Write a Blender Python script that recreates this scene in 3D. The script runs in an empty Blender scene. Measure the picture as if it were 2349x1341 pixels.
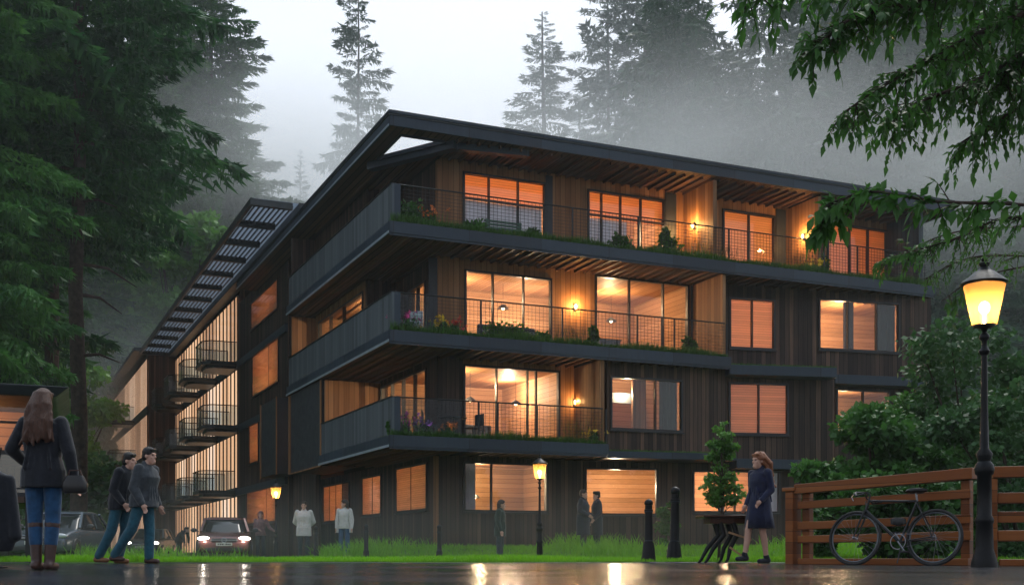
import bpy, bmesh, math, random
import numpy as np
from mathutils import Vector, Matrix
random.seed(7)
R = math.radians
scn = bpy.context.scene
COL = scn.collection
# ------------------------------------------------------------------ camera
F_PX, CX, HY, CAMH, PW = 2682.0, 1174.5, 1268.0, 0.16, 2349.0
cam = bpy.data.cameras.new('camera'); cam_o = bpy.data.objects.new('camera', cam); COL.objects.link(cam_o)
cam.sensor_width = 36; cam.lens = 36*F_PX/PW; cam.shift_y = (HY-670.5)/PW
cam.clip_start = 0.05; cam.clip_end = 3000
cam_o.location = (0, 0, CAMH); cam_o.rotation_euler = (R(90), 0, 0); scn.camera = cam_o
# ------------------------------------------------------------------ world, sun
SUN_EL, SUN_AZ = 58, 25
w = bpy.data.worlds.new('World'); scn.world = w; w.use_nodes = True
nt = w.node_tree; nt.nodes.clear()
sky = nt.nodes.new('ShaderNodeTexSky'); sky.sky_type = 'NISHITA'; sky.sun_disc = False
sky.sun_elevation = R(SUN_EL); sky.sun_rotation = R(SUN_AZ); sky.dust_density = 3
hs = nt.nodes.new('ShaderNodeHueSaturation'); hs.inputs['Saturation'].default_value = .45
b1 = nt.nodes.new('ShaderNodeBackground'); b1.inputs['Strength'].default_value = 0.05
b2 = nt.nodes.new('ShaderNodeBackground'); b2.inputs['Color'].default_value = (.74, .77, .86, 1); 
tc = nt.nodes.new('ShaderNodeTexCoord'); sx_ = nt.nodes.new('ShaderNodeSeparateXYZ'); nt.links.new(tc.outputs['Generated'], sx_.inputs[0])
mr = nt.nodes.new('ShaderNodeMapRange'); mr.inputs['From Min'].default_value = -.7; mr.inputs['From Max'].default_value = .8; mr.inputs['To Min'].default_value = .5; mr.inputs['To Max'].default_value = .8
nt.links.new(sx_.outputs['Y'], mr.inputs['Value']); nt.links.new(mr.outputs['Result'], b2.inputs['Strength']); mz = nt.nodes.new('ShaderNodeMapRange'); mz.inputs['From Min'].default_value = .3; mz.inputs['From Max'].default_value = .85; nt.links.new(sx_.outputs['Z'], mz.inputs['Value']); mc = nt.nodes.new('ShaderNodeMix'); mc.data_type = 'RGBA'; nt.links.new(mz.outputs['Result'], mc.inputs['Factor']); mc.inputs['A'].default_value = (.76, .78, .86, 1); mc.inputs['B'].default_value = (.56, .74, .92, 1); nt.links.new(mc.outputs['Result'], b2.inputs['Color'])  # sky graded by direction: dimmer behind the view to keep facades dark and backlit
ad = nt.nodes.new('ShaderNodeAddShader'); wo = nt.nodes.new('ShaderNodeOutputWorld')
nt.links.new(sky.outputs[0], hs.inputs['Color']); nt.links.new(hs.outputs[0], b1.inputs['Color'])
nt.links.new(b1.outputs[0], ad.inputs[0]); nt.links.new(b2.outputs[0], ad.inputs[1]); nt.links.new(ad.outputs[0], wo.inputs['Surface'])
sun = bpy.data.lights.new('sun', 'SUN'); sun.energy = 1.2; sun.angle = R(25); sun.color = (1, .96, .9)
so = bpy.data.objects.new('sun', sun); COL.objects.link(so)
sd = Vector((math.sin(R(SUN_AZ))*math.cos(R(SUN_EL)), math.cos(R(SUN_AZ))*math.cos(R(SUN_EL)), math.sin(R(SUN_EL))))
so.rotation_euler = sd.to_track_quat('Z', 'Y').to_euler()
vs = scn.view_settings; vs.view_transform = 'Standard'; vs.look = 'None'; vs.gamma = 1; vs.exposure = 0.28; vs.use_curve_mapping = False
cy = scn.cycles
cy.use_denoising = True; cy.max_bounces = 7; cy.diffuse_bounces = 3; cy.glossy_bounces = 3; cy.transmission_bounces = 4
cy.transparent_max_bounces = 12; cy.volume_bounces = 1; cy.sample_clamp_indirect = 4; cy.caustics_reflective = False; cy.caustics_refractive = False
HAZE = 0.0004
# ------------------------------------------------------------------ materials
def nm(name):
    m = bpy.data.materials.new(name); m.use_nodes = True; t = m.node_tree; t.nodes.clear()
    o = t.nodes.new('ShaderNodeOutputMaterial'); b = t.nodes.new('ShaderNodeBsdfPrincipled'); t.links.new(b.outputs[0], o.inputs['Surface'])
    return m, t, b, o
def N(t, typ, **kw):
    n = t.nodes.new(typ)
    for k, v in kw.items(): setattr(n, k, v)
    return n
def math_n(t, op, a, b=None, c=None):
    n = t.nodes.new('ShaderNodeMath'); n.operation = op
    for i, x in enumerate((a, b, c)):
        if x is None: continue
        if isinstance(x, (int, float)): n.inputs[i].default_value = x
        else: t.links.new(x, n.inputs[i])
    return n.outputs[0]
def ramp(t, fac, stops):
    n = t.nodes.new('ShaderNodeValToRGB'); e = n.color_ramp.elements
    while len(e) < len(stops): e.new(.5)
    for i, (p, c) in enumerate(stops): e[i].position = p; e[i].color = (*c, 1)
    t.links.new(fac, n.inputs[0]); return n.outputs[0]
def noise(t, vec, scale, detail=4, rough=.55):
    n = t.nodes.new('ShaderNodeTexNoise'); n.inputs['Scale'].default_value = scale; n.inputs['Detail'].default_value = detail; n.inputs['Roughness'].default_value = rough
    if vec is not None: t.links.new(vec, n.inputs['Vector'])
    return n.outputs['Fac']
def mapping(t, vec, sc):
    n = t.nodes.new('ShaderNodeMapping'); n.inputs['Scale'].default_value = sc; t.links.new(vec, n.inputs['Vector']); return n.outputs[0]
def objco(t): return t.nodes.new('ShaderNodeTexCoord').outputs['Object']
def bump(t, b, h, strength=.3, dist=.02):
    n = t.nodes.new('ShaderNodeBump'); n.inputs['Strength'].default_value = strength; n.inputs['Distance'].default_value = dist
    t.links.new(h, n.inputs['Height']); t.links.new(n.outputs[0], b.inputs['Normal'])
def plain(name, c, rough=.5, metal=0, var=.25, scale=6, spec=.5, bmp=0, bscale=40, sheen=0):
    m, t, b, o = nm(name); co = objco(t); n = noise(t, co, scale)
    lo = tuple(x*(1-var) for x in c); hi = tuple(min(1, x*(1+var)) for x in c)
    t.links.new(ramp(t, n, [(.3, lo), (.7, hi)]), b.inputs['Base Color'])
    r = math_n(t, 'MULTIPLY_ADD', noise(t, co, scale*2.3), .25, rough-.12); t.links.new(r, b.inputs['Roughness'])
    b.inputs['Metallic'].default_value = metal; b.inputs['Specular IOR Level'].default_value = spec
    if sheen: b.inputs['Sheen Weight'].default_value = sheen
    if bmp: bump(t, b, noise(t, co, bscale), bmp, .01)
    return m
def boards(name, cols, width, axes='xy', rough=.6, along='z', groove=.06, bstr=.5, spec=.2):
    """planks: tone by plank, grain along the plank, dark groove between planks"""
    m, t, b, o = nm(name); co = objco(t)
    s = N(t, 'ShaderNodeSeparateXYZ'); t.links.new(co, s.inputs[0])
    a = s.outputs['XYZ'.index(axes[0].upper())]
    if len(axes) > 1: a = math_n(t, 'ADD', a, s.outputs['XYZ'.index(axes[1].upper())])
    q = math_n(t, 'DIVIDE', a, width); fl = math_n(t, 'FLOOR', q); fr = math_n(t, 'FRACT', q)
    wn = N(t, 'ShaderNodeTexWhiteNoise', noise_dimensions='1D'); t.links.new(fl, wn.inputs['W'])
    sc = {'z': (14, 14, .7), 'x': (.7, 14, 14), 'y': (14, .7, 14)}[along]
    mp = mapping(t, co, sc); g = noise(t, mp, 1.0, 6, .65)
    big = noise(t, co, .55, 2)
    f = math_n(t, 'ADD', math_n(t, 'MULTIPLY', wn.outputs['Value'], .55), math_n(t, 'MULTIPLY_ADD', g, .75, -.17))
    f = math_n(t, 'MULTIPLY_ADD', big, .35, math_n(t, 'ADD', f, -.17))
    n = len(cols); col = ramp(t, f, [(.12+.76*i/(n-1), c) for i, c in enumerate(cols)])
    e = math_n(t, 'MINIMUM', fr, math_n(t, 'SUBTRACT', 1, fr)); gm = math_n(t, 'LESS_THAN', e, groove)
    mx = N(t, 'ShaderNodeMix', data_type='RGBA'); t.links.new(gm, mx.inputs['Factor']); t.links.new(col, mx.inputs['A']); mx.inputs['B'].default_value = (*[x*.3 for x in cols[0]], 1)
    t.links.new(mx.outputs['Result'], b.inputs['Base Color'])
    t.links.new(math_n(t, 'MULTIPLY_ADD', g, .35, rough-.17), b.inputs['Roughness']); b.inputs['Specular IOR Level'].default_value = spec
    h = math_n(t, 'ADD', math_n(t, 'MULTIPLY', gm, -1), math_n(t, 'MULTIPLY', g, .35)); bump(t, b, h, bstr, .012)
    return m
def emit(name, c, st):
    m, t, b, o = nm(name); b.inputs['Base Color'].default_value = (*c, 1); b.inputs['Emission Color'].default_value = (*c, 1); b.inputs['Emission Strength'].default_value = st
    return m
def glass(name, tint=(1, 1, 1), refl=1.0, rough=.02):
    m, t, b, o = nm(name); t.nodes.remove(b)
    tr = N(t, 'ShaderNodeBsdfTransparent'); tr.inputs[0].default_value = (*tint, 1)
    gl = N(t, 'ShaderNodeBsdfGlossy'); gl.inputs['Roughness'].default_value = rough
    ge = N(t, 'ShaderNodeNewGeometry'); dt = N(t, 'ShaderNodeVectorMath', operation='DOT_PRODUCT'); t.links.new(ge.outputs['Incoming'], dt.inputs[0]); t.links.new(ge.outputs['Normal'], dt.inputs[1])
    sch = math_n(t, 'MULTIPLY_ADD', math_n(t, 'POWER', math_n(t, 'SUBTRACT', 1, math_n(t, 'ABSOLUTE', dt.outputs['Value'])), 5), .75, .04)  # Schlick, same from both sides of the pane
    mx = N(t, 'ShaderNodeMixShader'); t.links.new(math_n(t, 'MULTIPLY', sch, refl), mx.inputs[0]); t.links.new(tr.outputs[0], mx.inputs[1]); t.links.new(gl.outputs[0], mx.inputs[2]); t.links.new(mx.outputs[0], o.inputs['Surface'])
    return m
def leafmat(name, stops, scale=1.2, trans=.3, rough=.5, rnd=.25):
    m, t, b, o = nm(name); co = objco(t)
    oi = N(t, 'ShaderNodeObjectInfo')
    f = math_n(t, 'ADD', math_n(t, 'ADD', math_n(t, 'MULTIPLY', noise(t, co, scale, 3), .8), math_n(t, 'MULTIPLY', noise(t, co, scale*9, 2), .45)), math_n(t, 'MULTIPLY_ADD', oi.outputs['Random'], rnd, -.13-rnd/2))
    col = ramp(t, f, stops); t.links.new(col, b.inputs['Base Color']); b.inputs['Roughness'].default_value = rough; b.inputs['Specular IOR Level'].default_value = .3
    tl = N(t, 'ShaderNodeBsdfTranslucent'); t.links.new(col, tl.inputs[0]); mx = N(t, 'ShaderNodeMixShader'); mx.inputs[0].default_value = trans
    t.links.new(b.outputs[0], mx.inputs[1]); t.links.new(tl.outputs[0], mx.inputs[2]); t.links.new(mx.outputs[0], o.inputs['Surface'])
    return m
def blindmat(name, c, pitch=.085, trans=.75):
    m, t, b, o = nm(name); co = objco(t); s = N(t, 'ShaderNodeSeparateXYZ'); t.links.new(co, s.inputs[0])
    q = math_n(t, 'DIVIDE', s.outputs[2], pitch); fr = math_n(t, 'FRACT', q)
    wn = N(t, 'ShaderNodeTexWhiteNoise', noise_dimensions='1D'); t.links.new(math_n(t, 'FLOOR', q), wn.inputs['W'])
    k = math_n(t, 'MULTIPLY_ADD', wn.outputs['Value'], .35, math_n(t, 'MULTIPLY_ADD', noise(t, mapping(t, co, (1.5, 1.5, 14)), 1, 4), .5, .2))
    col = ramp(t, k, [(.2, tuple(x*.68 for x in c)), (.75, c)])
    mx0 = N(t, 'ShaderNodeMix', data_type='RGBA'); t.links.new(math_n(t, 'LESS_THAN', fr, .14), mx0.inputs['Factor']); t.links.new(col, mx0.inputs['A']); mx0.inputs['B'].default_value = (*[x*.5 for x in c], 1)
    col = mx0.outputs['Result']; t.links.new(col, b.inputs['Base Color']); b.inputs['Roughness'].default_value = .6
    tl = N(t, 'ShaderNodeBsdfTranslucent'); t.links.new(col, tl.inputs[0]); mx = N(t, 'ShaderNodeMixShader'); mx.inputs[0].default_value = trans
    t.links.new(b.outputs[0], mx.inputs[1]); t.links.new(tl.outputs[0], mx.inputs[2]); t.links.new(mx.outputs[0], o.inputs['Surface'])
    return m
def litpane(name, cols, st):
    """lit window of the far wing: warm light behind curtains, one tone per pane"""
    m, t, b, o = nm(name); oi = N(t, 'ShaderNodeObjectInfo'); co = objco(t)
    s = N(t, 'ShaderNodeSeparateXYZ'); t.links.new(co, s.inputs[0])
    folds = noise(t, mapping(t, co, (9, 9, .35)), 1.0, 3)
    f = math_n(t, 'ADD', math_n(t, 'MULTIPLY', oi.outputs['Random'], .55), math_n(t, 'MULTIPLY_ADD', folds, .8, -.2))
    col = ramp(t, f, [(.08+.8*i/(len(cols)-1), c) for i, c in enumerate(cols)])
    t.links.new(col, b.inputs['Emission Color']); b.inputs['Emission Strength'].default_value = st; b.inputs['Base Color'].default_value = (.1, .08, .07, 1); b.inputs['Roughness'].default_value = .08
    return m
M = {}
M['dark_boards'] = boards('dark charred boards', [(.015, .011, .0105), (.04, .026, .022), (.078, .048, .038), (.16, .092, .063)], .15)
M['wood'] = boards('warm cedar boards', [(.16, .075, .035), (.27, .135, .065), (.36, .19, .095)], .19, groove=.03, bstr=.3)
M['ceil_wood'] = boards('cedar ceiling', [(.22, .1, .045), (.36, .18, .085), (.46, .24, .12)], .14, 'x', along='y', groove=.05)
M['back_wood'] = boards('cedar wall lining', [(.26, .135, .06), (.38, .2, .1), (.46, .26, .14)], .17, 'z', along='x', groove=.03)
M['edge_hilite'] = plain('pale metal edge highlight', (.3, .36, .43), .35, .4, .15, 3)  # paler metal that puts a highlight line into the colour of left edges
M['soffit'] = boards('dark soffit planks', [(.05, .027, .02), (.11, .055, .036), (.19, .09, .055)], .22, 'x', along='y', groove=.08)
M['grey_boards'] = boards('weathered grey boards', [(.045, .055, .066), (.075, .09, .105), (.105, .122, .14)], .2, 'xy', groove=.03, bstr=.35)
M['fascia'] = boards('blue grey metal fascia', [(.012, .021, .035), (.018, .031, .05), (.027, .044, .068)], 2.4, 'xy', rough=.42, groove=.004, bstr=.12, spec=.3)
M['fascia_dark'] = plain('dark roof membrane', (.022, .03, .034), .45, .2, .3, 2)
M['frame'] = plain('black window frame', (.012, .013, .016), .4, .2)
M['panel'] = plain('dark panel', (.02, .025, .034), .5, .1, .25, 2)
M['metal'] = plain('black rail metal', (.014, .016, .019), .4, .5)
M['iron'] = plain('black painted cast iron', (.004, .0045, .006), .38, 0, .4, 9, .22, .25, 30)
M['glass'] = glass('window glass')
M['rail_glass'] = glass('balustrade glass', (.8, .86, .9), .4, .05)
M['blind'] = blindmat('wooden slat blind', (.9, .57, .3))
M['blind_pale'] = blindmat('pale slat blind', (.9, .62, .42), .07)
M['curtain'] = plain('white sheer curtain', (.75, .72, .8), .8, 0, .1, 3)
M['litpane'] = litpane('lit curtained pane', [(.2, .11, .07), (.55, .3, .16), (.9, .56, .33), (.9, .75, .66)], 1.0)
M['litpane_far'] = litpane('lit timber screen pane', [(.14, .085, .06), (.36, .2, .12), (.7, .42, .26), (.9, .65, .48)], 1.0)
M['bulb'] = emit('warm bulb', (1, .62, .25), 40)
M['bulb_lamp'] = emit('street lamp bulb', (1, .56, .2), 85)
M['lantern'] = None
M['orange_wood'] = boards('orange stained rails', [(.11, .033, .008), (.2, .062, .015), (.29, .1, .026)], .16, 'z', along='x', groove=.02, bstr=.25, rough=.4)
M['bark'] = plain('bark', (.05, .036, .028), .85, 0, .5, 5, .2, .8, 12)
M['pale_bark'] = plain('grey brown bark', (.09, .075, .06), .85, 0, .4, 7, .2, .6, 20)
M['conifer'] = leafmat('conifer needles', [(.15, (.008, .035, .016)), (.4, (.028, .11, .03)), (.66, (.08, .23, .04)), (1, (.15, .33, .05))], .35, .3)
M['conifer_far'] = leafmat('spruce needles', [(.2, (.012, .046, .026)), (.6, (.03, .092, .042)), (1, (.065, .16, .055))], .3, .1)
M['leaf_lime'] = leafmat('lime leaves', [(.2, (.06, .16, .03)), (.55, (.15, .34, .06)), (.95, (.26, .48, .1))], .8, .4)
M['leaf_mid'] = leafmat('green leaves', [(.2, (.022, .075, .018)), (.55, (.06, .17, .03)), (.95, (.14, .3, .05))], 1.2, .35)
M['leaf_dark'] = leafmat('dark leaves', [(.2, (.02, .062, .022)), (.55, (.058, .145, .042)), (.95, (.13, .26, .06))], 1.0, .3)
M['leaf_branch'] = leafmat('glossy leaves', [(.2, (.024, .08, .016)), (.55, (.065, .19, .028)), (.95, (.15, .34, .05))], 1.6, .55, .35)
M['grass'] = leafmat('meadow grass', [(.2, (.1, .25, .012)), (.55, (.2, .48, .022)), (.95, (.32, .6, .03))], .5, .4)
M['turf'] = leafmat('balcony turf', [(.2, (.03, .085, .016)), (.55, (.065, .16, .026)), (.95, (.13, .23, .045))], 1.5, .35)
M['reed'] = leafmat('dry reeds', [(.2, (.05, .06, .015)), (.55, (.14, .12, .03)), (.95, (.28, .17, .05))], 4, .4)
for k, c in dict(yellow=(.75, .5, .03), pink=(.6, .06, .25), orange=(.75, .2, .04), purple=(.35, .12, .45), red=(.5, .04, .03), white=(.75, .72, .68)).items(): M['bloom_'+k] = plain(k+' petals', c, .6)
M['drape'] = plain('dark green drape', (.03, .05, .045), .85, 0, .2, 4)
M['terra'] = plain('terracotta', (.3, .12, .06), .8)
# ------------------------------------------------------------------ helpers
class MB:
    def __init__(s): s.v = []; s.f = []
    def add(s, vs, fs):
        o = len(s.v); s.v += [tuple(x) for x in vs]; s.f += [tuple(i+o for i in q) for q in fs]; return s
    def hexa(s, p): return s.add(p, [(0, 3, 2, 1), (4, 5, 6, 7), (0, 1, 5, 4), (1, 2, 6, 5), (2, 3, 7, 6), (3, 0, 4, 7)])
    def box(s, x0, x1, y0, y1, z0, z1): return s.hexa([(x0, y0, z0), (x1, y0, z0), (x1, y1, z0), (x0, y1, z0), (x0, y0, z1), (x1, y0, z1), (x1, y1, z1), (x0, y1, z1)])
    def bar(s, p, q, w, h, up=(0, 0, 1)):
        p, q = Vector(p), Vector(q); d = (q-p).normalized(); u = Vector(up)
        if abs(d.dot(u)) > .98: u = Vector((0, 1, 0))
        a = d.cross(u).normalized()*w/2; b = a.cross(d).normalized()*h/2
        return s.hexa([p-a-b, p+a-b, p+a+b, p-a+b, q-a-b, q+a-b, q+a+b, q-a+b])
    def tube(s, pts, r, n=8, cap=True):
        pts = [Vector(p) for p in pts]; rs = r if isinstance(r, (list, tuple)) else [r]*len(pts)
        V = []; prev = None
        for i, p in enumerate(pts):
            d = (pts[min(i+1, len(pts)-1)]-pts[max(i-1, 0)]).normalized()
            if prev is None: u = Vector((0, 0, 1)) if abs(d.z) < .9 else Vector((1, 0, 0)); a = d.cross(u).normalized()
            else: a = (prev-d*prev.dot(d)).normalized()
            prev = a; b = d.cross(a)
            V += [p+(a*math.cos(k*2*math.pi/n)+b*math.sin(k*2*math.pi/n))*rs[i] for k in range(n)]
        m = len(pts); Fs = [(i*n+k, i*n+(k+1) % n, (i+1)*n+(k+1) % n, (i+1)*n+k) for i in range(m-1) for k in range(n)]
        if cap: Fs += [tuple(range(n))[::-1], tuple((m-1)*n+k for k in range(n))]
        return s.add(V, Fs)
    def lathe(s, prof, n=20, c=(0, 0, 0), sq=None):
        V = []; 
        for r, z in prof: V += [(c[0]+r*math.cos(k*2*math.pi/n+(sq or 0)), c[1]+r*math.sin(k*2*math.pi/n+(sq or 0)), c[2]+z) for k in range(n)]
        m = len(prof); Fs = [(i*n+k, i*n+(k+1) % n, (i+1)*n+(k+1) % n, (i+1)*n+k) for i in range(m-1) for k in range(n)]
        Fs += [tuple(range(n))[::-1], tuple((m-1)*n+k for k in range(n))]
        return s.add(V, Fs)
    def loft(s, rings, n=16, exps=2.0):
        """rings: (centre, rx, ry) stacked; superellipse"""
        V = []
        for c, rx, ry in rings:
            for k in range(n):
                a = k*2*math.pi/n; ca, sa = math.cos(a), math.sin(a)
                V.append((c[0]+rx*math.copysign(abs(ca)**(2/exps), ca), c[1]+ry*math.copysign(abs(sa)**(2/exps), sa), c[2]))
        m = len(rings); Fs = [(i*n+k, i*n+(k+1) % n, (i+1)*n+(k+1) % n, (i+1)*n+k) for i in range(m-1) for k in range(n)]
        Fs += [tuple(range(n))[::-1], tuple((m-1)*n+k for k in range(n))]
        return s.add(V, Fs)
    def ell(s, c, r, n=14, m=9, rot=None):
        V = []
        for i in range(m+1):
            th = math.pi*i/m
            for k in range(n):
                a = 2*math.pi*k/n; p = Vector((r[0]*math.sin(th)*math.cos(a), r[1]*math.sin(th)*math.sin(a), r[2]*math.cos(th)*-1))
                if rot: p = rot @ p
                V.append(p+Vector(c))
        Fs = [(i*n+k, i*n+(k+1) % n, (i+1)*n+(k+1) % n, (i+1)*n+k) for i in range(m) for k in range(n)]
        return s.add(V, Fs)
    def cap(s, p, q, r1, r2, n=12):
        p, q = Vector(p), Vector(q); d = (q-p)
        if d.length < 1e-5: return s.ell(p, (r1,)*3)
        d.normalize(); pts, rs = [], []
        for a in (75, 45, 20): pts.append(p-d*r1*math.sin(R(a))); rs.append(r1*math.cos(R(a)))
        pts += [p, (p+q)/2, q]; rs += [r1, (r1+r2)/2, r2]
        for a in (20, 45, 75): pts.append(q+d*r2*math.sin(R(a))); rs.append(r2*math.cos(R(a)))
        return s.tube(pts, rs, n)
    def prism(s, poly, z0, z1):
        n = len(poly); return s.add([(x, y, z0) for x, y in poly]+[(x, y, z1) for x, y in poly], [tuple(range(n))[::-1], tuple(range(n, 2*n))]+[(i, (i+1) % n, n+(i+1) % n, n+i) for i in range(n)])
    def build(s, name, mat, parent=None, smooth=False, bevel=0, loc=None, raw=False):
        me = bpy.data.meshes.new(name); me.from_pydata(s.v, [], s.f)
        bm = bmesh.new(); bm.from_mesh(me)
        bmesh.ops.remove_doubles(bm, verts=bm.verts, dist=1e-5) if smooth else None
        bmesh.ops.recalc_face_normals(bm, faces=bm.faces); bm.to_mesh(me); bm.free()
        if mat: me.materials.append(mat)
        if smooth: me.polygons.foreach_set('use_smooth', [True]*len(me.polygons))
        o = bpy.data.objects.new(name, me); COL.objects.link(o)
        if parent: o.parent = parent
        if loc: o.location = loc
        if bevel:
            b = o.modifiers.new('b', 'BEVEL'); b.width = bevel; b.segments = 2; b.limit_method = 'ANGLE'
        if smooth: 
            try: me.set_sharp_from_angle(angle=R(50))
            except Exception: pass
        return o
def npmesh(name, tris, mat, parent=None, smooth=False):
    """tris: (n,3,3) array"""
    n = len(tris); me = bpy.data.meshes.new(name)
    me.vertices.add(n*3); me.vertices.foreach_set('co', np.ascontiguousarray(tris, dtype=np.float32).ravel())
    me.loops.add(n*3); me.loops.foreach_set('vertex_index', np.arange(n*3, dtype=np.int32))
    me.polygons.add(n); me.polygons.foreach_set('loop_start', np.arange(0, n*3, 3, dtype=np.int32))
    me.update(calc_edges=True); me.materials.append(mat)
    o = bpy.data.objects.new(name, me); COL.objects.link(o)
    if parent: o.parent = parent
    return o
def tag(o, label=None, cat=None, group=None, kind=None):
    for k, v in (('label', label), ('category', cat), ('group', group), ('kind', kind)):
        if v: o[k] = v
    return o
def empty(name, loc, rz=0, label=None, cat=None, group=None):
    o = bpy.data.objects.new(name, None); COL.objects.link(o); o.location = loc; o.rotation_euler = (0, 0, rz); o.empty_display_size = .2
    return tag(o, label, cat, group)
def kids(o): return [c for c in bpy.data.objects if c.parent == o]
def copy_tree(o, parent=None, name=None):
    c = o.copy(); COL.objects.link(c)
    if parent: c.parent = parent
    for ch in kids(o): copy_tree(ch, c)
    return c
def lamp(name, loc, energy, col=(1, .56, .26), r=.1):
    l = bpy.data.lights.new(name, 'POINT'); l.energy = energy; l.color = col; l.shadow_soft_size = r
    o = bpy.data.objects.new(name, l); COL.objects.link(o); o.location = loc; return o
def at(x, y, D): return Vector(((x-CX)/F_PX*D, D, CAMH+(HY-y)/F_PX*D))
def sstep(a, b, x):
    t = min(1, max(0, (x-a)/(b-a))); return t*t*(3-2*t)
EDGE = 19.4
def gz(x, y):
    if y <= EDGE: return 0.0
    z = .03-.13*sstep(EDGE, 28, y)
    z += .42*sstep(31.5, 36.5, y)*sstep(-7, -3, x)
    return z
# ------------------------------------------------------------------ ground
def sheet(name, xs, ys, fn, mat):
    V = [(x, y, fn(x, y)) for y in ys for x in xs]; n = len(xs)
    me = bpy.data.meshes.new(name); me.from_pydata(V, [], [(j*n+i, j*n+i+1, (j+1)*n+i+1, (j+1)*n+i) for j in range(len(ys)-1) for i in range(n-1)])
    me.materials.append(mat); me.polygons.foreach_set('use_smooth', [True]*len(me.polygons))
    o = bpy.data.objects.new(name, me); COL.objects.link(o); o['kind'] = 'structure'; return o
m, t, b, o = nm('soil and moss'); co = objco(t)
t.links.new(ramp(t, noise(t, co, .8, 6), [(.3, (.03, .07, .012)), (.7, (.07, .17, .02))]), b.inputs['Base Color']); b.inputs['Roughness'].default_value = .9; M['soil'] = m
m, t, b, o = nm('wet asphalt'); co = objco(t)
n1 = noise(t, co, .5, 4); n2 = noise(t, mapping(t, co, (1, 1.6, 1)), 3.2, 5); n3 = noise(t, co, 140, 2)
t.links.new(ramp(t, n3, [(.3, (.008, .009, .011)), (.7, (.03, .032, .036))]), b.inputs['Base Color'])
t.links.new(ramp(t, n1, [(.35, (.1,)*3), (.65, (.26,)*3)]), b.inputs['Roughness'])
b.inputs['Specular IOR Level'].default_value = .35
hsum = math_n(t, 'ADD', math_n(t, 'MULTIPLY', n2, 1.0), math_n(t, 'MULTIPLY', noise(t, mapping(t, co, (1, 2.2, 1)), 14, 3), .25)); bump(t, b, hsum, .6, .03); M['asphalt'] = m
gx = [-260, -160, -100, -60]+[-45+i*1.5 for i in range(57)]+[60, 100, 160, 260]
gy = [EDGE+.02]+[20+i*.75 for i in range(50)]+[60, 70, 85, 100, 130, 170, 230, 330]
sheet('ground', gx, gy, gz, M['soil'])
sheet('road', [-260, -100, -50, -25, -12, 0, 12, 25, 50, 100, 260], [-20, -5, 0, 4, 8, 12, 16, EDGE], lambda x, y: 0, M['asphalt'])
kb = MB()
for i in range(60): kb.box(-60+i*2, -60+i*2+1.985, EDGE-.02, EDGE+.14, -.2, .012+.003*math.sin(i*2.1))
o = kb.build('kerb', plain('wet kerb stone', (.05, .055, .06), .25, 0, .3, 3), bevel=.01); o['kind'] = 'structure'
def hill(x, y):
    a = sstep(120, 330, y)*95*(.35+.65*sstep(-10, 90, x)+.3*sstep(-40, -120, x)); return -.6+a
sheet('hill', [-260+i*20 for i in range(27)], [100+i*10 for i in range(24)], hill, M['soil'])

# ------------------------------------------------------------------ main building, local axes: u along right facade, v along left facade
P0 = Vector((-3.56, 34.4)); TH = math.atan2(.4066, .9137); CU, SU = math.cos(TH), math.sin(TH)
def w2l(X, Y): dx, dy = X-P0.x, Y-P0.y; return (dx*CU+dy*SU, -dx*SU+dy*CU)
def l2w(u, v): return (P0.x+u*CU-v*SU, P0.y+u*SU+v*CU)
class Fr:
    """wall frame: s along the wall, t behind it"""
    def __init__(s, p0, p1=None, d=None, n=None):
        s.o = Vector(p0); s.d = Vector(d) if d else (Vector(p1)-s.o).normalized(); s.n = Vector(n) if n else Vector((-s.d.y, s.d.x))
    def L(s, a, t): p = s.o+s.d*a+s.n*t; return (p.x, p.y)
    def Wd(s, a, t): return l2w(*s.L(a, t))
    def s_at(s, x, t):
        k = (x-CX)/F_PX; X0, Y0 = s.Wd(0, t); X1, Y1 = s.Wd(1, t); dX, dY = X1-X0, Y1-Y0
        return (k*Y0-X0)/(dX-k*dY)
    def z_at(s, y, a, t): return CAMH+(HY-y)*s.Wd(a, t)[1]/F_PX
    def box(s, mb, s0, s1, t0, t1, z0, z1):
        q = [s.L(s0, t0), s.L(s1, t0), s.L(s1, t1), s.L(s0, t1)]
        return mb.hexa([(*p, z0) for p in q]+[(*p, z1) for p in q])
    def P(s, a, t, z): return (*s.L(a, t), z)
FU = Fr((0, 0), d=(1, 0), n=(0, 1)); FV = Fr((0, 0), d=(0, 1), n=(1, 0))
B = empty('apartment_building', (P0.x, P0.y, 0), TH, 'dark timber apartment block with stacked wraparound balconies under a sharp overhanging roof', 'building')
Z1, Z2, Z3 = 3.63, 6.72, 9.91
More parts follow.
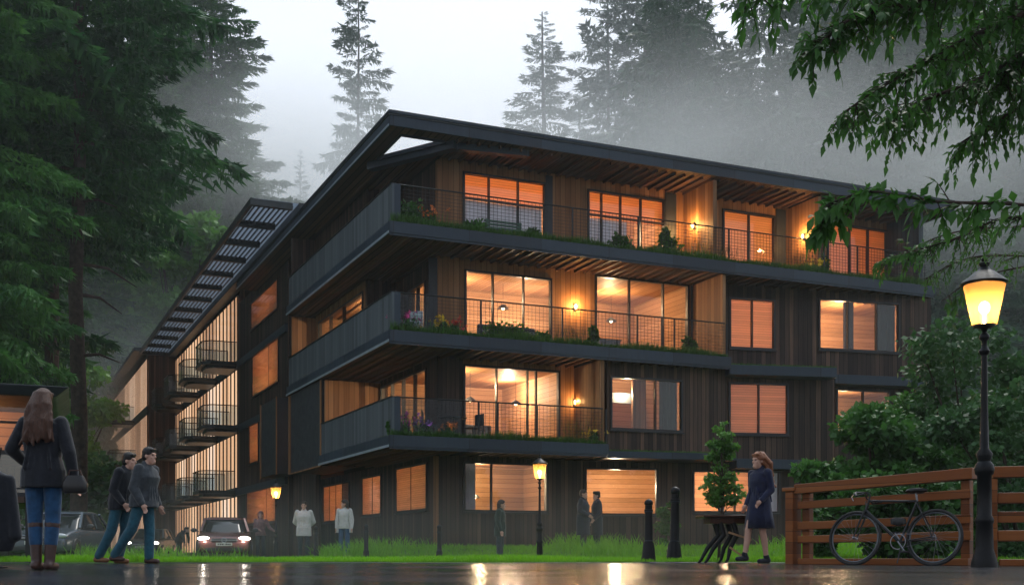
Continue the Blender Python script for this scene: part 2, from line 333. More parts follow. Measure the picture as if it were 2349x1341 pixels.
def window(F, r, t, mull=(), hmull=(), parent=None, blind=None, fw=.07, name='window', low=None, pane=None):
    """r = (s0,s1,z0,z1) opening; frame fills it, pane behind"""
    s0, s1, z0, z1 = r; mb = MB(); g = .004; fl = F is FV; b0 = t-.05; tp = t-.03 if fl else t+.03; tb_ = t-.022 if fl else t+.13
    F.box(mb, s0+g, s0+fw, t-.05, t+.1, z0+g, z1-g); F.box(mb, s1-fw, s1-g, t-.05, t+.1, z0+g, z1-g)
    F.box(mb, s0+fw, s1-fw, t-.05, t+.1, z0+g, z0+fw); F.box(mb, s0+fw, s1-fw, t-.05, t+.1, z1-fw, z1-g)
    for x in mull:
        wd = .045; a = s0+(s1-s0)*x; F.box(mb, a-wd/2, a+wd/2, t-.035, t+.09, z0+fw+.001, z1-fw-.001)
    for y in hmull: a = z0+(z1-z0)*y; F.box(mb, s0+fw+.001, s1-fw-.001, t-.03, t+.085, a-.025, a+.025)
    F.box(mb, s0-.03, s1+.03, t-.09, t-.052, z0-.05, z0-.006)
    o = mb.build(name, M['frame'], parent)
    pn = MB(); F.box(pn, s0+fw, s1-fw, tp, tp+.004, z0+fw, z1-fw); pn.build('pane', pane or M['glass'], o)
    if blind:
        bl = MB(); F.box(bl, s0+fw*.5, s1-fw*.5, tb_, tb_+.005, (z0+(z1-z0)*blind[1]) if len(blind) > 1 else z0+.02, z1-.02); bl.build('blind', M[blind[0]], o)
    if low:
        cu = MB(); n = 40; a0, a1, zt = s0+fw+(s1-s0)*low[1], s0-fw+(s1-s0)*low[2], z0+(z1-z0)*low[0]
        vs = [F.P(a0+(a1-a0)*i/n, t+.2+.03*math.sin(i*1.7), z) for z in (z0+.03, zt) for i in range(n+1)]
        cu.add(vs, [(i, i+1, n+2+i, n+1+i) for i in range(n)]); cu.build('curtain', M['curtain'], o, True)
    return r
def wall(F, s0, s1, z0, z1, t, ops, mat, parent, th=.22, name='wall', label=None):
    cuts = sorted({s0, s1}|{max(s0, min(s1, q)) for r in ops for q in r[:2]}); mb = MB()
    for a, c in zip(cuts, cuts[1:]):
        if c-a < 1e-4: continue
        mid = (a+c)/2; cur = z0
        for r in sorted([r for r in ops if r[0] < mid < r[1]], key=lambda r: r[2]):
            if r[2] > cur+.002: F.box(mb, a, c, t, t+th, cur, r[2])
            cur = r[3]
        if cur < z1-.002: F.box(mb, a, c, t, t+th, cur, z1)
    o = mb.build(name, mat, parent)
    if label: o['label'] = label
    return o
def px(F, t, x0, x1, y0, y1, zb=None):
    a, c = sorted((F.s_at(x0, t), F.s_at(x1, t))); mid = (a+c)/2
    return (a, c, zb if zb is not None else F.z_at(y1, mid, t), F.z_at(y0, mid, t))
def room(F, s0, s1, t0, t1, z0, z1, parent, skip='f', name='interior', back='back_wood'):
    mb = MB(); P = F.P
    q = {'b': [(s0, t1, z0), (s1, t1, z0), (s1, t1, z1), (s0, t1, z1)], 'l': [(s0, t0, z0), (s0, t1, z0), (s0, t1, z1), (s0, t0, z1)], 'r': [(s1, t0, z0), (s1, t1, z0), (s1, t1, z1), (s1, t0, z1)], 'f': [(s0, t0, z0), (s1, t0, z0), (s1, t0, z1), (s0, t0, z1)]}
    for k, v in q.items():
        if k not in skip: mb.add([P(*p) for p in v], [(0, 1, 2, 3)])
    o = mb.build(name, M[back], parent)
    c = MB(); c.add([P(s0, t0, z1), P(s1, t0, z1), P(s1, t1, z1), P(s0, t1, z1)], [(0, 1, 2, 3)]); c.build('ceiling', M['ceil_wood'], o)
    c = MB(); c.add([P(s0, t0, z0), P(s1, t0, z0), P(s1, t1, z0), P(s0, t1, z0)], [(0, 1, 2, 3)]); c.build('floor', M['wood'], o)
    return o
RC = [(1, .7, .39), (1, .76, .48), (1, .65, .34), (1, .74, .42), (1, .69, .43)]; rk = [0]
def rlight(F, s, t, z, e, col=None, r=.12):
    rk[0] += 1; lamp('room_light', (*F.Wd(s, t), z), e*(.75, 1.15, 1, 1.3, .85, 1.1)[rk[0] % 6], col or RC[rk[0] % 5], r)
EL = 1.85
# --- roof with the triangular opening
rf = MB(); RZ0, RZ1 = 12.74, 13.02; RT = 12.8
UE, VE = 21.7, 23.4; tri = [(.5, .58), (1.9, .58), (.5, 2.9)]
polys = [[(0, 0), (UE, 0), (UE, .58), (0, .58)], [(0, .58), (.5, .58), (.5, VE), (0, VE)], [(1.9, .58), (UE, .58), (UE, 14), (.5, 14), (.5, 2.9)], [(.5, 14), (12, 14), (12, VE), (.5, VE)]]
for p in polys: rf.prism(p, RZ0, RT)
roof = rf.build('roof', M['soffit'], B)
fa = MB(); fa.box(-.05, UE, -.06, -.003, RZ0-.02, RZ1); fa.box(-.06, -.003, 0, VE, RZ0-.02, RZ1); fa.box(UE+.003, UE+.06, -.06, 14, RZ0-.02, RZ1)
fa.build('roof_fascia', M['fascia'], roof)
cp = MB()
cp.box(-.09, UE+.06, -.09, .3, RZ1+.003, RZ1+.15); cp.box(-.09, .3, .3, VE, RZ1+.003, RZ1+.15); cp.box(.003, UE, .003, .1, RT+.003, RZ1+.002); cp.box(.003, .1, .1, VE, RT+.003, RZ1+.002)
cp.build('roof_capping', M['fascia_dark'], roof)
gt = MB(); gt.box(-.1, UE+.08, -.12, -.093, RZ1+.05, RZ1+.1); gt.box(-.12, -.093, -.12, VE, RZ1+.05, RZ1+.1); gt.build('gutter', M['fascia'], roof)
ge_ = MB(); ge_.box(-.085, -.064, 0, VE, RZ0-.03, RZ0+.035); ge_.build('highlight_strip', M['edge_hilite'], roof)  # added pale strip, paints the highlight along the left roof edge
db = MB(); dn = Vector((.856, .517, 0)); dd = Vector((1.4, -2.32, 0)).normalized(); A_ = Vector((.5, 2.9, 12.6))+dn*.2-dd*.5; B_ = Vector((1.9, .58, 12.6))+dn*.2+dd*.3; db.bar(A_, B_, .3, .24); db.bar(B_-dd*.2, B_+Vector((2.4, -.02, .05)), .26, .2); db.build('diagonal_beam', M['fascia'], roof)
tf = MB(); E = [Vector((*p, 12.72)) for p in tri]
for i in range(3): tf.bar(E[i], E[(i+1) % 3], .05, .1)
tf.build('opening_trim', M['fascia'], roof)
rb = MB()
for i in range(60):
    u = .8+i*.35
    if u > UE-.2: break
    v0 = 3.1-(u-.5)*1.66+.3 if u < 1.95 else .25
    rb.box(u, u+.06, max(v0, .25), 2.0 if u > 2.5 else 12, RZ0-.09, RZ0-.002)
rb.build('soffit_ribs', M['soffit'], roof)
# --- floor slabs with fascia, ribs, turf, parapet and railing
def slab(z, ue, ve, name, extra):
    mb = MB(); mb.box(0, ue, 0, 2.0, z-.3, z); mb.box(0, 2.2, 2.0, ve, z-.3, z)
    if extra: mb.box(2.2, extra, 2.0, 12.8, z-.3, z)
    o = mb.build(name, M['soffit'], B)
    fa = MB(); fa.box(-.05, ue, -.06, -.003, z-.33, z+.01); fa.box(-.06, -.003, 0, ve, z-.33, z+.01); fa.box(ue+.003, ue+.05, -.06, 2, z-.33, z+.01)
    fa.box(-.05, ue, -.03, -.003, z-.4, z-.332); fa.build('fascia', M['fascia'], o)
    rb = MB(); u = .25
    while u < ue-.1: rb.box(u, u+.07, .1, 2.0 if u > 2.2 else ve-.1, z-.38, z-.302); u += .34
    rb.build('soffit_ribs', M['soffit'], o)
    pr = MB(); pr.box(.03, .11, .02, ve-.02, z+.004, z+1.13); pr.build('parapet', M['grey_boards'], o)
    dr = MB(); dr.box(-.085, -.064, 0, ve, z-.345, z-.27); dr.build('highlight_strip', M['edge_hilite'], o)  # added pale strip, paints the highlight under the left slab edge
    ct = MB(); ct.box(-.0, .14, .02, ve-.02, z+1.133, z+1.165); ct.build('parapet_coping', M['metal'], o)
    return o
s3 = slab(Z3, 20.8, 13.1, 'floor_slab', 20.8); s2 = slab(Z2, 11.86, 13.1, 'floor_slab', 22); s1 = slab(Z1, 7.21, 8.08, 'floor_slab', 22)
def rail(o, z, ue, xs, glass_to=None, vr=.1):
    tr = MB(); tr.tube([(.1, vr, z+1.15), (ue-.04, vr, z+1.15)], .024, 8); tr.tube([(.1, vr, z+.1), (ue-.04, vr, z+.1)], .014, 6)
    tr.build('top_rail', M['metal'], o, True)
    for u in xs:
        p = MB(); p.box(u-.025, u+.025, vr-.02, vr+.02, z+.004, z+1.14); p.build('rail_post', M['metal'], o)
    mb = MB(); r = .0042; u = .2
    while u < ue-.06: mb.box(u-r, u+r, vr-r, vr+r, z+.1, z+1.13); u += .13
    k = .18
    while k < 1.1: mb.box(.12, ue-.05, vr-r*1.2, vr+r*1.2, z+k, z+k+2*r); k += .105
    mb.build('wire_mesh', M['metal'], o)
    if glass_to:
        g = MB(); g.box(.12, glass_to, vr+.02, vr+.028, z+.06, z+1.12); g.build('glass_panel', M['rail_glass'], o)
    pl = MB(); pl.box(.03, .3, .03, .075, z+.004, z+1.15); pl.build('corner_plate', M['fascia'], o)
def ux(x, v=.1): return FU.s_at(x, v)
rail(s3, Z3, 20.6, [ux(x) for x in (1313, 1465, 1672, 1717, 1890, 1967)])
rail(s2, Z2, 11.8, [ux(x) for x in (1103, 1290, 1462, 1518, 1547, 1667)], ux(985))
rail(s1, Z1, 7.15, [ux(x) for x in (1098, 1142, 1232, 1283, 1390)], ux(1060))
def turf(o, z, ue, seed, v1=1.1, n=7000):
    rg = np.random.default_rng(seed); k = int(n*ue/12)
    p = np.stack([rg.uniform(0, ue, k), np.abs(rg.normal(0, .12, k)).clip(0, v1)-.055, np.full(k, z)], 1)
    clump = .5+.5*np.sin(p[:, 0]*2.1+seed)*np.sin(p[:, 0]*.77+2)
    h = rg.uniform(.07, .26, k)*(.55+.9*clump); a = rg.uniform(0, 6.28, k); dx = np.stack([np.cos(a), np.sin(a), a*0], 1)*.014
    tip = p+np.stack([rg.normal(0, .05, k), rg.normal(-.04, .05, k), h-.05*(rg.random(k)<.3)], 1)
    o2 = npmesh('turf', np.stack([p-dx, p+dx, tip], 1), M['turf'], o); o2['kind'] = 'stuff'
    b = MB(); b.box(-.02, ue, -.02, v1, z+.003, z+.03); b.build('soil_strip', M['turf'], o)
turf(s3, Z3, 20.6, 1); turf(s2, Z2, 11.8, 2); turf(s1, Z1, 7.15, 3)
# --- facade along u
def facU(z0, z1, s0, s1, wins, mat, label=None):
    return wall(FU, s0, s1, z0, z1, 2.0, wins, mat, B, label=label)
W0 = px(FU, 2, 1062, 1256, 1060, 1174)
facU(-.3, Z1-.303, 2.2, 7.32, [W0], M['dark_boards'])
window(FU, W0, 2.0, (.33,), (), B)
W1 = px(FU, 2, 1062, 1284, 842, 0, Z1+.02)
facU(Z1+.002, Z2-.303, 2.2, W1[0]-.002, [], M['dark_boards']); facU(Z1+.002, Z2-.303, W1[0], 7.1, [W1], M['wood'], 'warm cedar wall around the balcony glazing')
window(FU, W1, 2.0, (.34, .66, .75), (), B)
W2a = px(FU, 2, 1065, 1266, 628, 0, Z2+.02); W2b = px(FU, 2, 1364, 1580, 641, 0, Z2+.02)
facU(Z2+.002, Z3-.303, 2.2, 11.72, [W2a, W2b], M['wood'])
window(FU, W2a, 2.0, (.32, .67), (), B); window(FU, W2b, 2.0, (.36, .72), (), B)
W3 = [px(FU, 2, *q, 0, Z3+.02) for q in ((1061, 1252, 406), (1347, 1526, 446), (1657, 1778, 487), (1897, 2052, 520))]
facU(Z3+.002, RZ0-.003, 2.2, 20.6, W3, M['wood'])
for i, (r, mu) in enumerate(zip(W3, ((.31, .66), (.18, .42, .68), (.5,), (.33, .6)))):
    window(FU, r, 2.0, mu, (.66,) if i < 2 else (), B, ('blind', .67 if i == 0 else (.64 if i == 1 else .0)), low=((.66, 0, 1.0) if i == 0 else (.64, 0, .55)) if i < 2 else None)
for x0, x1, z0, z1 in ((1253, 1268, Z3+.003, RZ0-.1), (1528, 1552, Z3+.003, RZ0-.1), (1781, 1806, Z3+.003, RZ0-.1), (1586, 1597, Z2+.003, Z3-.4), (984, 1003, Z2+.003, Z3-.4)):
    pn = MB(); pn.box(FU.s_at(x0, 1.95), FU.s_at(x1, 1.95), 1.95, 1.998, z0, z1); pn.build('dark_panel', M['panel'], B)
# --- facade along v
V0 = [px(FV, 2.2, *q) for q in ((743, 803, 1108, 1196), (832, 876, 1090, 1182), (910, 981, 1066, 1173))]
wall(FV, 2.2, 16.9, -.3, Z1-.303, 2.2, V0, M['dark_boards'], B, -.0 or .22)
for r, mu in zip(V0, ((.25, .5, .75), (.45,), (.5,))): window(FV, r, 2.2, mu, (), B, ('blind_pale',))
V1 = px(FV, 2.2, 838, 981, 872, 0, Z1+.02); V1 = (3.0, 7.85, V1[2], 6.2)
wall(FV, 2.2, 8.0, Z1+.002, Z2-.303, 2.2, [V1], M['dark_boards'], B)
window(FV, V1, 2.2, (.25, .5, .75), (), B)
V2a = px(FV, 2.2, 938, 977, 655, 0, Z2+.6); V2a = (*V2a[:3], min(V2a[3], 9.3)); V2b = px(FV, 1.1, 732, 834, 705, 0, Z2+.3)
wall(FV, 2.2, 6.2, Z2+.002, Z3-.303, 2.2, [V2a], M['dark_boards'], B); wall(FV, 6.2, 13.0, Z2+.002, Z3-.303, 1.1, [V2b], M['wood'], B)
window(FV, V2a, 2.2, (.5,), (), B); window(FV, V2b, 1.1, (.42, .72), (), B)
wall(FV, 2.2, 6.2, Z3+.002, RZ0-.003, 2.2, [], M['dark_boards'], B); wall(FV, 6.2, 13.0, Z3+.002, RZ0-.003, 1.1, [], M['dark_boards'], B)
rt = MB(); rt.box(1.1, 2.2, 6.0, 6.198, Z2+.004, Z3-.304); rt.box(1.1, 2.2, 6.0, 6.198, Z3+.004, RZ0-.004); rt.build('return_wall', M['dark_boards'], B)
# --- timber fins
def fin(u0, u1, v0, v1, z0, z1, mat='wood'):
    mb = MB(); mb.box(u0, u1, v0, v1, z0, z1); return mb.build('party_fin', M[mat], B, bevel=.008)
fin(7.05, 7.2, .14, 1.997, Z1+.005, Z2-.385); fin(11.7, 11.84, .14, 1.997, Z2+.005, Z3-.385); fin(11.33, 11.48, .14, 1.997, Z3+.005, RZ0-.095); fin(15.68, 15.83, .14, 1.997, Z3+.005, RZ0-.095)
fin(.13, 2.19, 7.92, 8.07, Z1+.005, Z2-.385); fin(.13, 1.09, 12.95, 13.09, Z2+.005, Z3-.385); fin(.13, 1.09, 12.95, 13.09, Z3+.005, RZ0-.1, 'dark_boards')
bx = MB(); bx.box(.06, 1.5, 8.16, 13.0, 3.3, Z2-.34); o = bx.build('bay_box', M['panel'], B, bevel=.01)
tr = MB(); tr.box(.0, .058, 8.12, 8.2, 3.26, Z2-.36); tr.box(.0, .058, 12.86, 13.04, 3.26, Z2-.36); tr.box(.0, .058, 8.2, 12.86, 3.26, 3.31); tr.build('bay_edge_glow', M['wood'], o)  # warm wood colour stands in for light on the box edges
ew = MB(); ew.box(20.4, 20.6, .3, 13, Z3+.003, RZ0-.003); ew.build('end_wall', M['grey_boards'], B)
# --- oblique right-hand walls
def xD(x, D): return w2l((x-CX)/F_PX*D, D)
def rwall(pa, pb, z0, z1, wins, parent=B, mat='dark_boards', mulls=None, blinds=None, e=90, depth=3.6, inter=True):
    F = Fr(xD(*pa), xD(*pb)); Ln = (Vector(xD(*pb))-Vector(xD(*pa))).length
    rs = [px(F, 0, *q) for q in wins]; rs = [(max(r[0], .02), min(r[1], Ln-.02), r[2], min(r[3], z1-.05)) for r in rs]
    wall(F, 0, Ln, z0, z1, 0, rs, M[mat], parent)
    for i, r in enumerate(rs): window(F, r, 0, mulls[i] if mulls else (), (), parent, (blinds[i],) if blinds and blinds[i] else None)
    if inter:
        room(F, .05, Ln-.05, .24, depth, max(z0, .3)+.03, z1-.04, parent)
        for r in rs: rlight(F, (r[0]+r[1])/2+.3, depth*.55, z1-.75, e*EL)
    return F, Ln
F2_, _ = rwall((1666, 40.9), (2136, 43.0), Z2-.4, Z3-.303, ((1672, 1778, 684, 801), (1877, 2064, 689, 806)), mulls=((.5,), (.36, .71)), blinds=('blind', None), e=120)
F1_, _ = rwall((1393, 38.0), (1667, 39.7), Z1-.3, Z2-.303, ((1399, 1566, 866, 988),), mulls=((.62,),), e=110)
rwall((1668, 40.0), (1914, 40.7), Z1-.3, Z2-.42, ((1671, 1809, 877, 997),), mulls=((.5,),), blinds=('blind',), e=120)
rwall((1915, 42.0), (2150, 43.0), Z1-.3, Z2-.42, ((1917, 2042, 893, 1000),), mulls=((.5,),), e=45)
F0_, _ = rwall((1330, 39.25), (1850, 40.6), -.3, 3.25, ((1341, 1509, 1072, 1181), (1588, 1790, 1078, 1176)), mulls=((), (.48,)), e=120)
def drape(F, x0, x1, zb, zt, t=.32, mat='drape'):
    a0, a1 = F.s_at(x0, t), F.s_at(x1, t); n = 36; mb = MB(); vs = [F.P(a0+(a1-a0)*i/n, t+.035*math.sin(i*1.5)+.015*math.sin(i*4.1), z) for z in (zb, zt) for i in range(n+1)]
    mb.add(vs, [(i, i+1, n+2+i, n+1+i) for i in range(n)]); mb.build('drape', M[mat], B, True)
def post(F, x0, x1, t, z0, z1, mat, name): mb = MB(); F.box(mb, F.s_at(x0, t), F.s_at(x1, t), t, t+.12, z0, z1); mb.build(name, M[mat], B)
def ledge(pa, pb, z0, z1, d=1.6, turfed=True):
    F = Fr(xD(*pa), xD(*pb)); Ln = (Vector(xD(*pb))-Vector(xD(*pa))).length; mb = MB(); F.box(mb, 0, Ln, 0, d, z0, z1); o = mb.build('ledge', M['fascia'], B, bevel=.01)
    if turfed:
        rg = np.random.default_rng(int(pa[0])); k = 1500; s = rg.uniform(.02, Ln-.02, k); tt = rg.uniform(.0, .5, k); p = np.array([F.P(a, c, z1) for a, c in zip(s, tt)]); a = rg.uniform(0, 6.28, k)
        dx = np.stack([np.cos(a), np.sin(a), a*0], 1)*.014; tip = p+np.stack([rg.normal(0, .03, k), rg.normal(0, .03, k), rg.uniform(.03, .1, k)], 1)
        q = npmesh('turf', np.stack([p-dx, p+dx, tip], 1), M['turf'], o); q['kind'] = 'stuff'
        b = MB(); F.box(b, 0, Ln, .01, .6, z1+.003, z1+.02); b.build('soil_strip', M['turf'], o)
drape(F2_, 2012, 2052, Z2+.3, Z3-.4); post(F2_, 1938, 1958, 1.2, Z2, Z3-.38, 'panel', 'room_column'); drape(F1_, 1512, 1552, Z1+.1, Z2-.4); post(F1_, 1452, 1482, 1.6, Z1, Z2-.35, 'wood', 'room_column'); post(F1_, 1400, 1450, 2.2, Z1+1.75, Z1+2.1, 'panel', 'wall_cupboard'); post(F0_, 1440, 1500, 2.4, .3, 1.1, 'panel', 'low_cupboard'); post(F0_, 1650, 1662, 1.4, .3, 3.1, 'panel', 'room_column'); drape(F0_, 1756, 1784, .4, 3.0, .3, 'curtain'); drape(FU, 1066, 1090, .4, 3.1, 2.6, 'curtain')
ledge((1673, 39.3), (1920, 40.0), 6.17, 6.5); ledge((1916, 41.3), (2135, 42.2), 6.15, 6.48, 1.2, False)
ledge((1394, 37.7), (1690, 38.9), 3.24, 3.46, 1.4); ledge((1690, 39.5), (1845, 40.1), 3.03, 3.36, 1.0, False)
# --- rooms behind the u facade
room(FU, 2.45, 7.0, 2.25, 7.9, Z1+.02, Z2-.34, B, 'fl'); rlight(FU, 3.6, 4.2, Z2-.9, 130*EL); rlight(FU, 6.2, 5.5, Z2-.75, 110*EL)
room(FU, 2.45, 11.65, 2.25, 5.95, Z2+.02, Z3-.34, B, 'fl'); rlight(FU, 3.9, 4.6, Z3-1.0, 120*EL); rlight(FU, 6.6, 4.8, Z3-1.5, 90*EL); rlight(FU, 9.6, 4.2, Z3-.9, 130*EL)
room(FV, 6.3, 12.9, 1.35, 4.6, Z2+.02, Z3-.34, B, 'f'); rlight(FV, 9.5, 2.9, Z3-1.2, 120*EL)
for a, c in ((2.45, 11.3), (11.5, 15.65), (15.85, 20.3)):
    room(FU, a, c, 2.35, 5.4, Z3+.02, RZ0-.06, B, 'f')
    for k in range(2 if c-a > 6 else 1): rlight(FU, a+(c-a)*(.5 if c-a < 6 else (.25, .72)[k]), 4.3, RZ0-1.1, 150*EL)
room(FU, 2.45, 7.25, 2.25, 6.5, .25, Z1-.34, B, 'fl'); rlight(FU, 4.8, 4.8, Z1-.9, 95*EL)
room(FV, 6.6, 16.5, 2.45, 5.2, .25, Z1-.34, B, 'f'); rlight(FV, 8, 3.6, 2.2, 90*EL); rlight(FV, 14, 3.6, 2.2, 100*EL); rlight(FV, 4.4, 4.2, 2.2, 50*EL)
# shell that closes the block from behind
cl = MB(); cl.box(2.3, 20.6, 12.8, 13.0, -.3, RZ0-.01); cl.build('rear_wall', M['dark_boards'], B)
# --- sconces
def sconce(F, s, t, z, e=75):
    o = MB(); F.box(o, s-.05, s+.05, t-.05, t-.002, z-.12, z+.12); q = o.build('wall_sconce', M['metal'], B)
    g = MB(); c = F.P(s, t-.1, z); g.ell(c, (.035, .035, .075), 10, 8); g.build('bulb', M['bulb'], q, True)
    lamp('sconce_light', (*F.Wd(s, t-.26), z+.02), e, (1, .52, .16), .05)
sconce(FU, FU.s_at(1321, 1.9), 2.0, FU.z_at(703, FU.s_at(1321, 1.9), 1.9)); sconce(FU, FU.s_at(1320, 1.9), 2.0, FU.z_at(922, FU.s_at(1320, 1.9), 1.9))
for u, x, y in ((11.33, 1594, 518), (15.68, 1846, 543)):
    Ff = Fr((u, 0), d=(0, 1), n=(1, 0)); a = Ff.s_at(x, 0); sconce(Ff, a, 0, Ff.z_at(y, a, 0))
# post at the ground-floor corner
pp = MB(); pp.box(2.05, 2.2, 1.9, 2.0, -.3, Z1-.39); pp.build('corner_post', M['wood'], B)
# ------------------------------------------------------------------ long glazed wing (same axes)
wx, wy = l2w(.9, 17)
WG = empty('apartment_wing', (P0.x, P0.y, 0), TH, 'long misty glazed wing with rows of small balconies and a slatted eave', 'building')
WZ = [0, 3.35, 6.6, 9.9, 13.7]
A_ops = [px(FV, .9, *q) for q in ((577, 638, 668, 735), (580, 640, 795, 895), (573, 594, 962, 1062), (567, 634, 1118, 1200))]
wall(FV, 17, 28.2, -.3, 13.0, .9, A_ops, M['dark_boards'], WG)
for i, r in enumerate(A_ops):
    window(FV, r, .9, ((), (.35,), (), (.3,))[i], (), WG, blind=('blind_pale',))
room(FV, 17.2, 28, 1.2, 4, .2, 12.9, WG, 'f')
for z in (1.9, 5.2, 8.0, 11): rlight(FV, 21.5, 2.8, z, (110, 110, 140, 40)[(1.9, 5.2, 8.0, 11).index(z)]*EL, (1, .64, .4))
gap = MB(); gap.box(1.1, 1.3, 13.0, 17.0, -.3, 12.7); gap.box(.9, 1.3, 16.9, 16.998, -.3, 12.7); gap.build('wall', M['dark_boards'], WG)
for zz in WZ[1:4]:
    b = MB(); b.box(.78, .897, 17.0, 28.2, zz-.22, zz+.12); b.build('floor_beam', M['fascia'], WG)
bw = MB(); bw.box(.02, .89, 15.2, 18.3, 3.45, 6.6); o = bw.build('bay_box', M['panel'], WG, bevel=.01)
tr = MB(); tr.box(-.02, .018, 15.1, 15.24, 3.4, 6.62); tr.box(-.02, .018, 18.2, 18.36, 3.4, 6.62); tr.build('bay_edge_glow', M['wood'], o)  # lit edges of this box also put in as warm-coloured strips
ws = (13.3, 15.0, 3.6, 6.4); window(FV, ws, 1.05, (.5,), (), WG, pane=M['litpane'])
# glazed part: one window per bay and storey sharing meshes
def wing_win(wv, h, fins, pane):
    mb = MB(); mb.box(-.055, .06, -wv/2, wv/2, 0, .1); mb.box(-.055, .06, -wv/2, wv/2, h-.1, h)
    for k in range(fins): v = -wv/2+wv*(k+.5)/fins; mb.box(-.055, .06, v-wv*.16/fins, v+wv*.16/fins, .1, h-.1)
    f = mb.build('window', M['frame'] if pane == 'litpane' else M['dark_boards'], WG)
    p = MB(); p.box(-.043, -.035, -wv/2, wv/2, .1, h-.1); p.build('pane', M[pane], f); return f
first = {}
BAY = 2.2
for fl in range(4):
    h = WZ[fl+1]-WZ[fl]-.3; key = ('g', fl)
    for i in range(10):
        v = 28.2+BAY*(i+.5)
        if key not in first: first[key] = q = wing_win(BAY-.04, h, 2, 'litpane')
        else: q = copy_tree(first[key])
        q.parent = WG; q.location = (.9, v, WZ[fl]+.12)
    key = ('f', fl)
    for i in range(11):
        v = 50.4+3.6*(i+.5)
        if key not in first: first[key] = q = wing_win(3.5, h, 6, 'litpane_far')
        else: q = copy_tree(first[key])
        q.parent = WG; q.location = (-1.0, v, WZ[fl]+.12)
core = MB(); core.box(1.0, 6, 28.25, 50.2, -.3, 13.9); core.box(-.9, 5, 50.25, 90, -.3, 13.9); core.box(4.2, 9, 16.9, 28.25, -.3, 13.6); core.build('wall', M['dark_boards'], WG)
for zz in WZ[1:4]:
    b = MB(); b.box(.84, .95, 28.2, 50.2, zz-.18, zz+.12); b.box(-1.08, -.95, 50.2, 90.2, zz-.3, zz+.3); b.build('floor_beam', M['fascia'], WG)
# eave pergola
pg = MB(); pg.box(-1.56, -1.44, 12.7, 50.0, 13.68, 13.95); pg.box(.35, .9, 12.7, 50.0, 13.62, 13.98)
i = 0; v = 12.7
while v < 50: pg.box(-1.44, .1, v, v+.22, 13.68, 13.93); v += 3.1
per = pg.build('slatted_eave', M['fascia_dark'], WG)
sl = MB()
for k in range(8): u = -1.28+k*.2; sl.box(u, u+.045, 12.9, 49.9, 13.82, 13.88)
sl.build('eave_slats', M['fascia_dark'], per); ep = MB(); ep.box(-1.44, .35, 12.7, 50, 13.935, 13.945); em, et, eb, eo = nm('frosted eave sheet'); et.nodes.remove(eb); e1 = N(et, 'ShaderNodeBsdfTranslucent'); e1.inputs[0].default_value = (.34, .38, .43, 1); et.links.new(e1.outputs[0], eo.inputs['Surface']); ep.build('eave_sheet', em, per)
er = MB(); er.box(-1.9, 5, 50.1, 92, 13.9, 14.15); er.box(.95, 6, 23.5, 50.1, 13.9, 14.1); er.build('roof', M['fascia_dark'], WG)
# pods
def pod():
    pts = [(.88, -1.5), (.88, 1.5), (-.55, 1.5), (-.95, 1.0), (-.95, -1.0), (-.55, -1.5)]
    m0 = MB(); m0.prism([(x*.98, y*.98) for x, y in pts], -.12, .06); m0.prism([(x*.8+.1, y*.75) for x, y in pts], -.26, -.123); f = m0.build('balcony', M['fascia_dark'], WG)
    g = MB(); r = MB(); c = [pts[1], pts[2], pts[3], pts[4], pts[5], pts[0]]
    for a, b in zip(c, c[1:]):
        a, b = Vector((*a, 0))*.96, Vector((*b, 0))*.96
        g.bar(a+Vector((0, 0, .55)), b+Vector((0, 0, .55)), .012, .92); r.bar(a+Vector((0, 0, 1.06)), b+Vector((0, 0, 1.06)), .05, .05)
        n = max(2, int((b-a).length/.28))
        for k in range(n): p = a+(b-a)*k/n; r.bar(p+Vector((0, 0, .06)), p+Vector((0, 0, 1.06)), .02, .02)
    g.build('glass_panel', M['rail_glass'], f); r.build('balcony_rail', M['metal'], f); return f
pd = None
for fl in (1, 2, 3):
    for v in (29.2, 35.4, 41.6, 47.8):
        pd2 = copy_tree(pd) if pd else pod(); pd = pd or pd2; pd2.parent = WG; pd2.location = (.0, v+(0, .9, -.4, 0)[fl], WZ[fl]+.02)
    pd2 = copy_tree(pd); pd2.parent = WG; pd2.location = (-1.95, 56.0+fl, WZ[fl]+.02)

# ------------------------------------------------------------------ pavilion at the left
PV = empty('garden_pavilion', (-10.35, 20.3, 0), R(20.5), 'small flat roofed pavilion with glowing orange windows behind the long haired woman', 'pavilion')
r = MB(); r.add([(-5, -.9, 2.86), (2.27, -.9, 2.86), (2.27, 3, 2.86), (-5, 3, 2.86), (-5, -1.0, 3.1), (2.5, -1.0, 3.04), (2.5, 3, 3.04), (-5, 3, 3.1)], [(0, 3, 2, 1), (4, 5, 6, 7), (0, 1, 5, 4), (1, 2, 6, 5), (2, 3, 7, 6), (3, 0, 4, 7)]); rr = r.build('roof', M['fascia_dark'], PV, bevel=.02)
for z0, z1, mul, pane, nm_ in ((1.99, 2.84, True, 'glass', 'window'), (1.24, 1.93, False, 'glass', 'window')):
    f = MB(); f.box(-5, 1.95, -.06, .06, z0-.07, z0); 
    for x in (-5, -3.4, -.62 if mul else -.9, 1.9): f.box(x, x+.06, -.05, .05, z0, z1)
    if mul: f.box(-5, 1.95, -.04, .04, 2.47, 2.51)
    else: f.box(-5, 1.95, -.04, .04, 1.3, 1.33)
    f = f.build(nm_, M['frame'], PV); p = MB(); p.box(-5, 1.94, .0, .008, z0, z1); p.build('pane', glass('reflective glass', (.8, .75, .6), 3.5) if not mul else M['glass'], f)
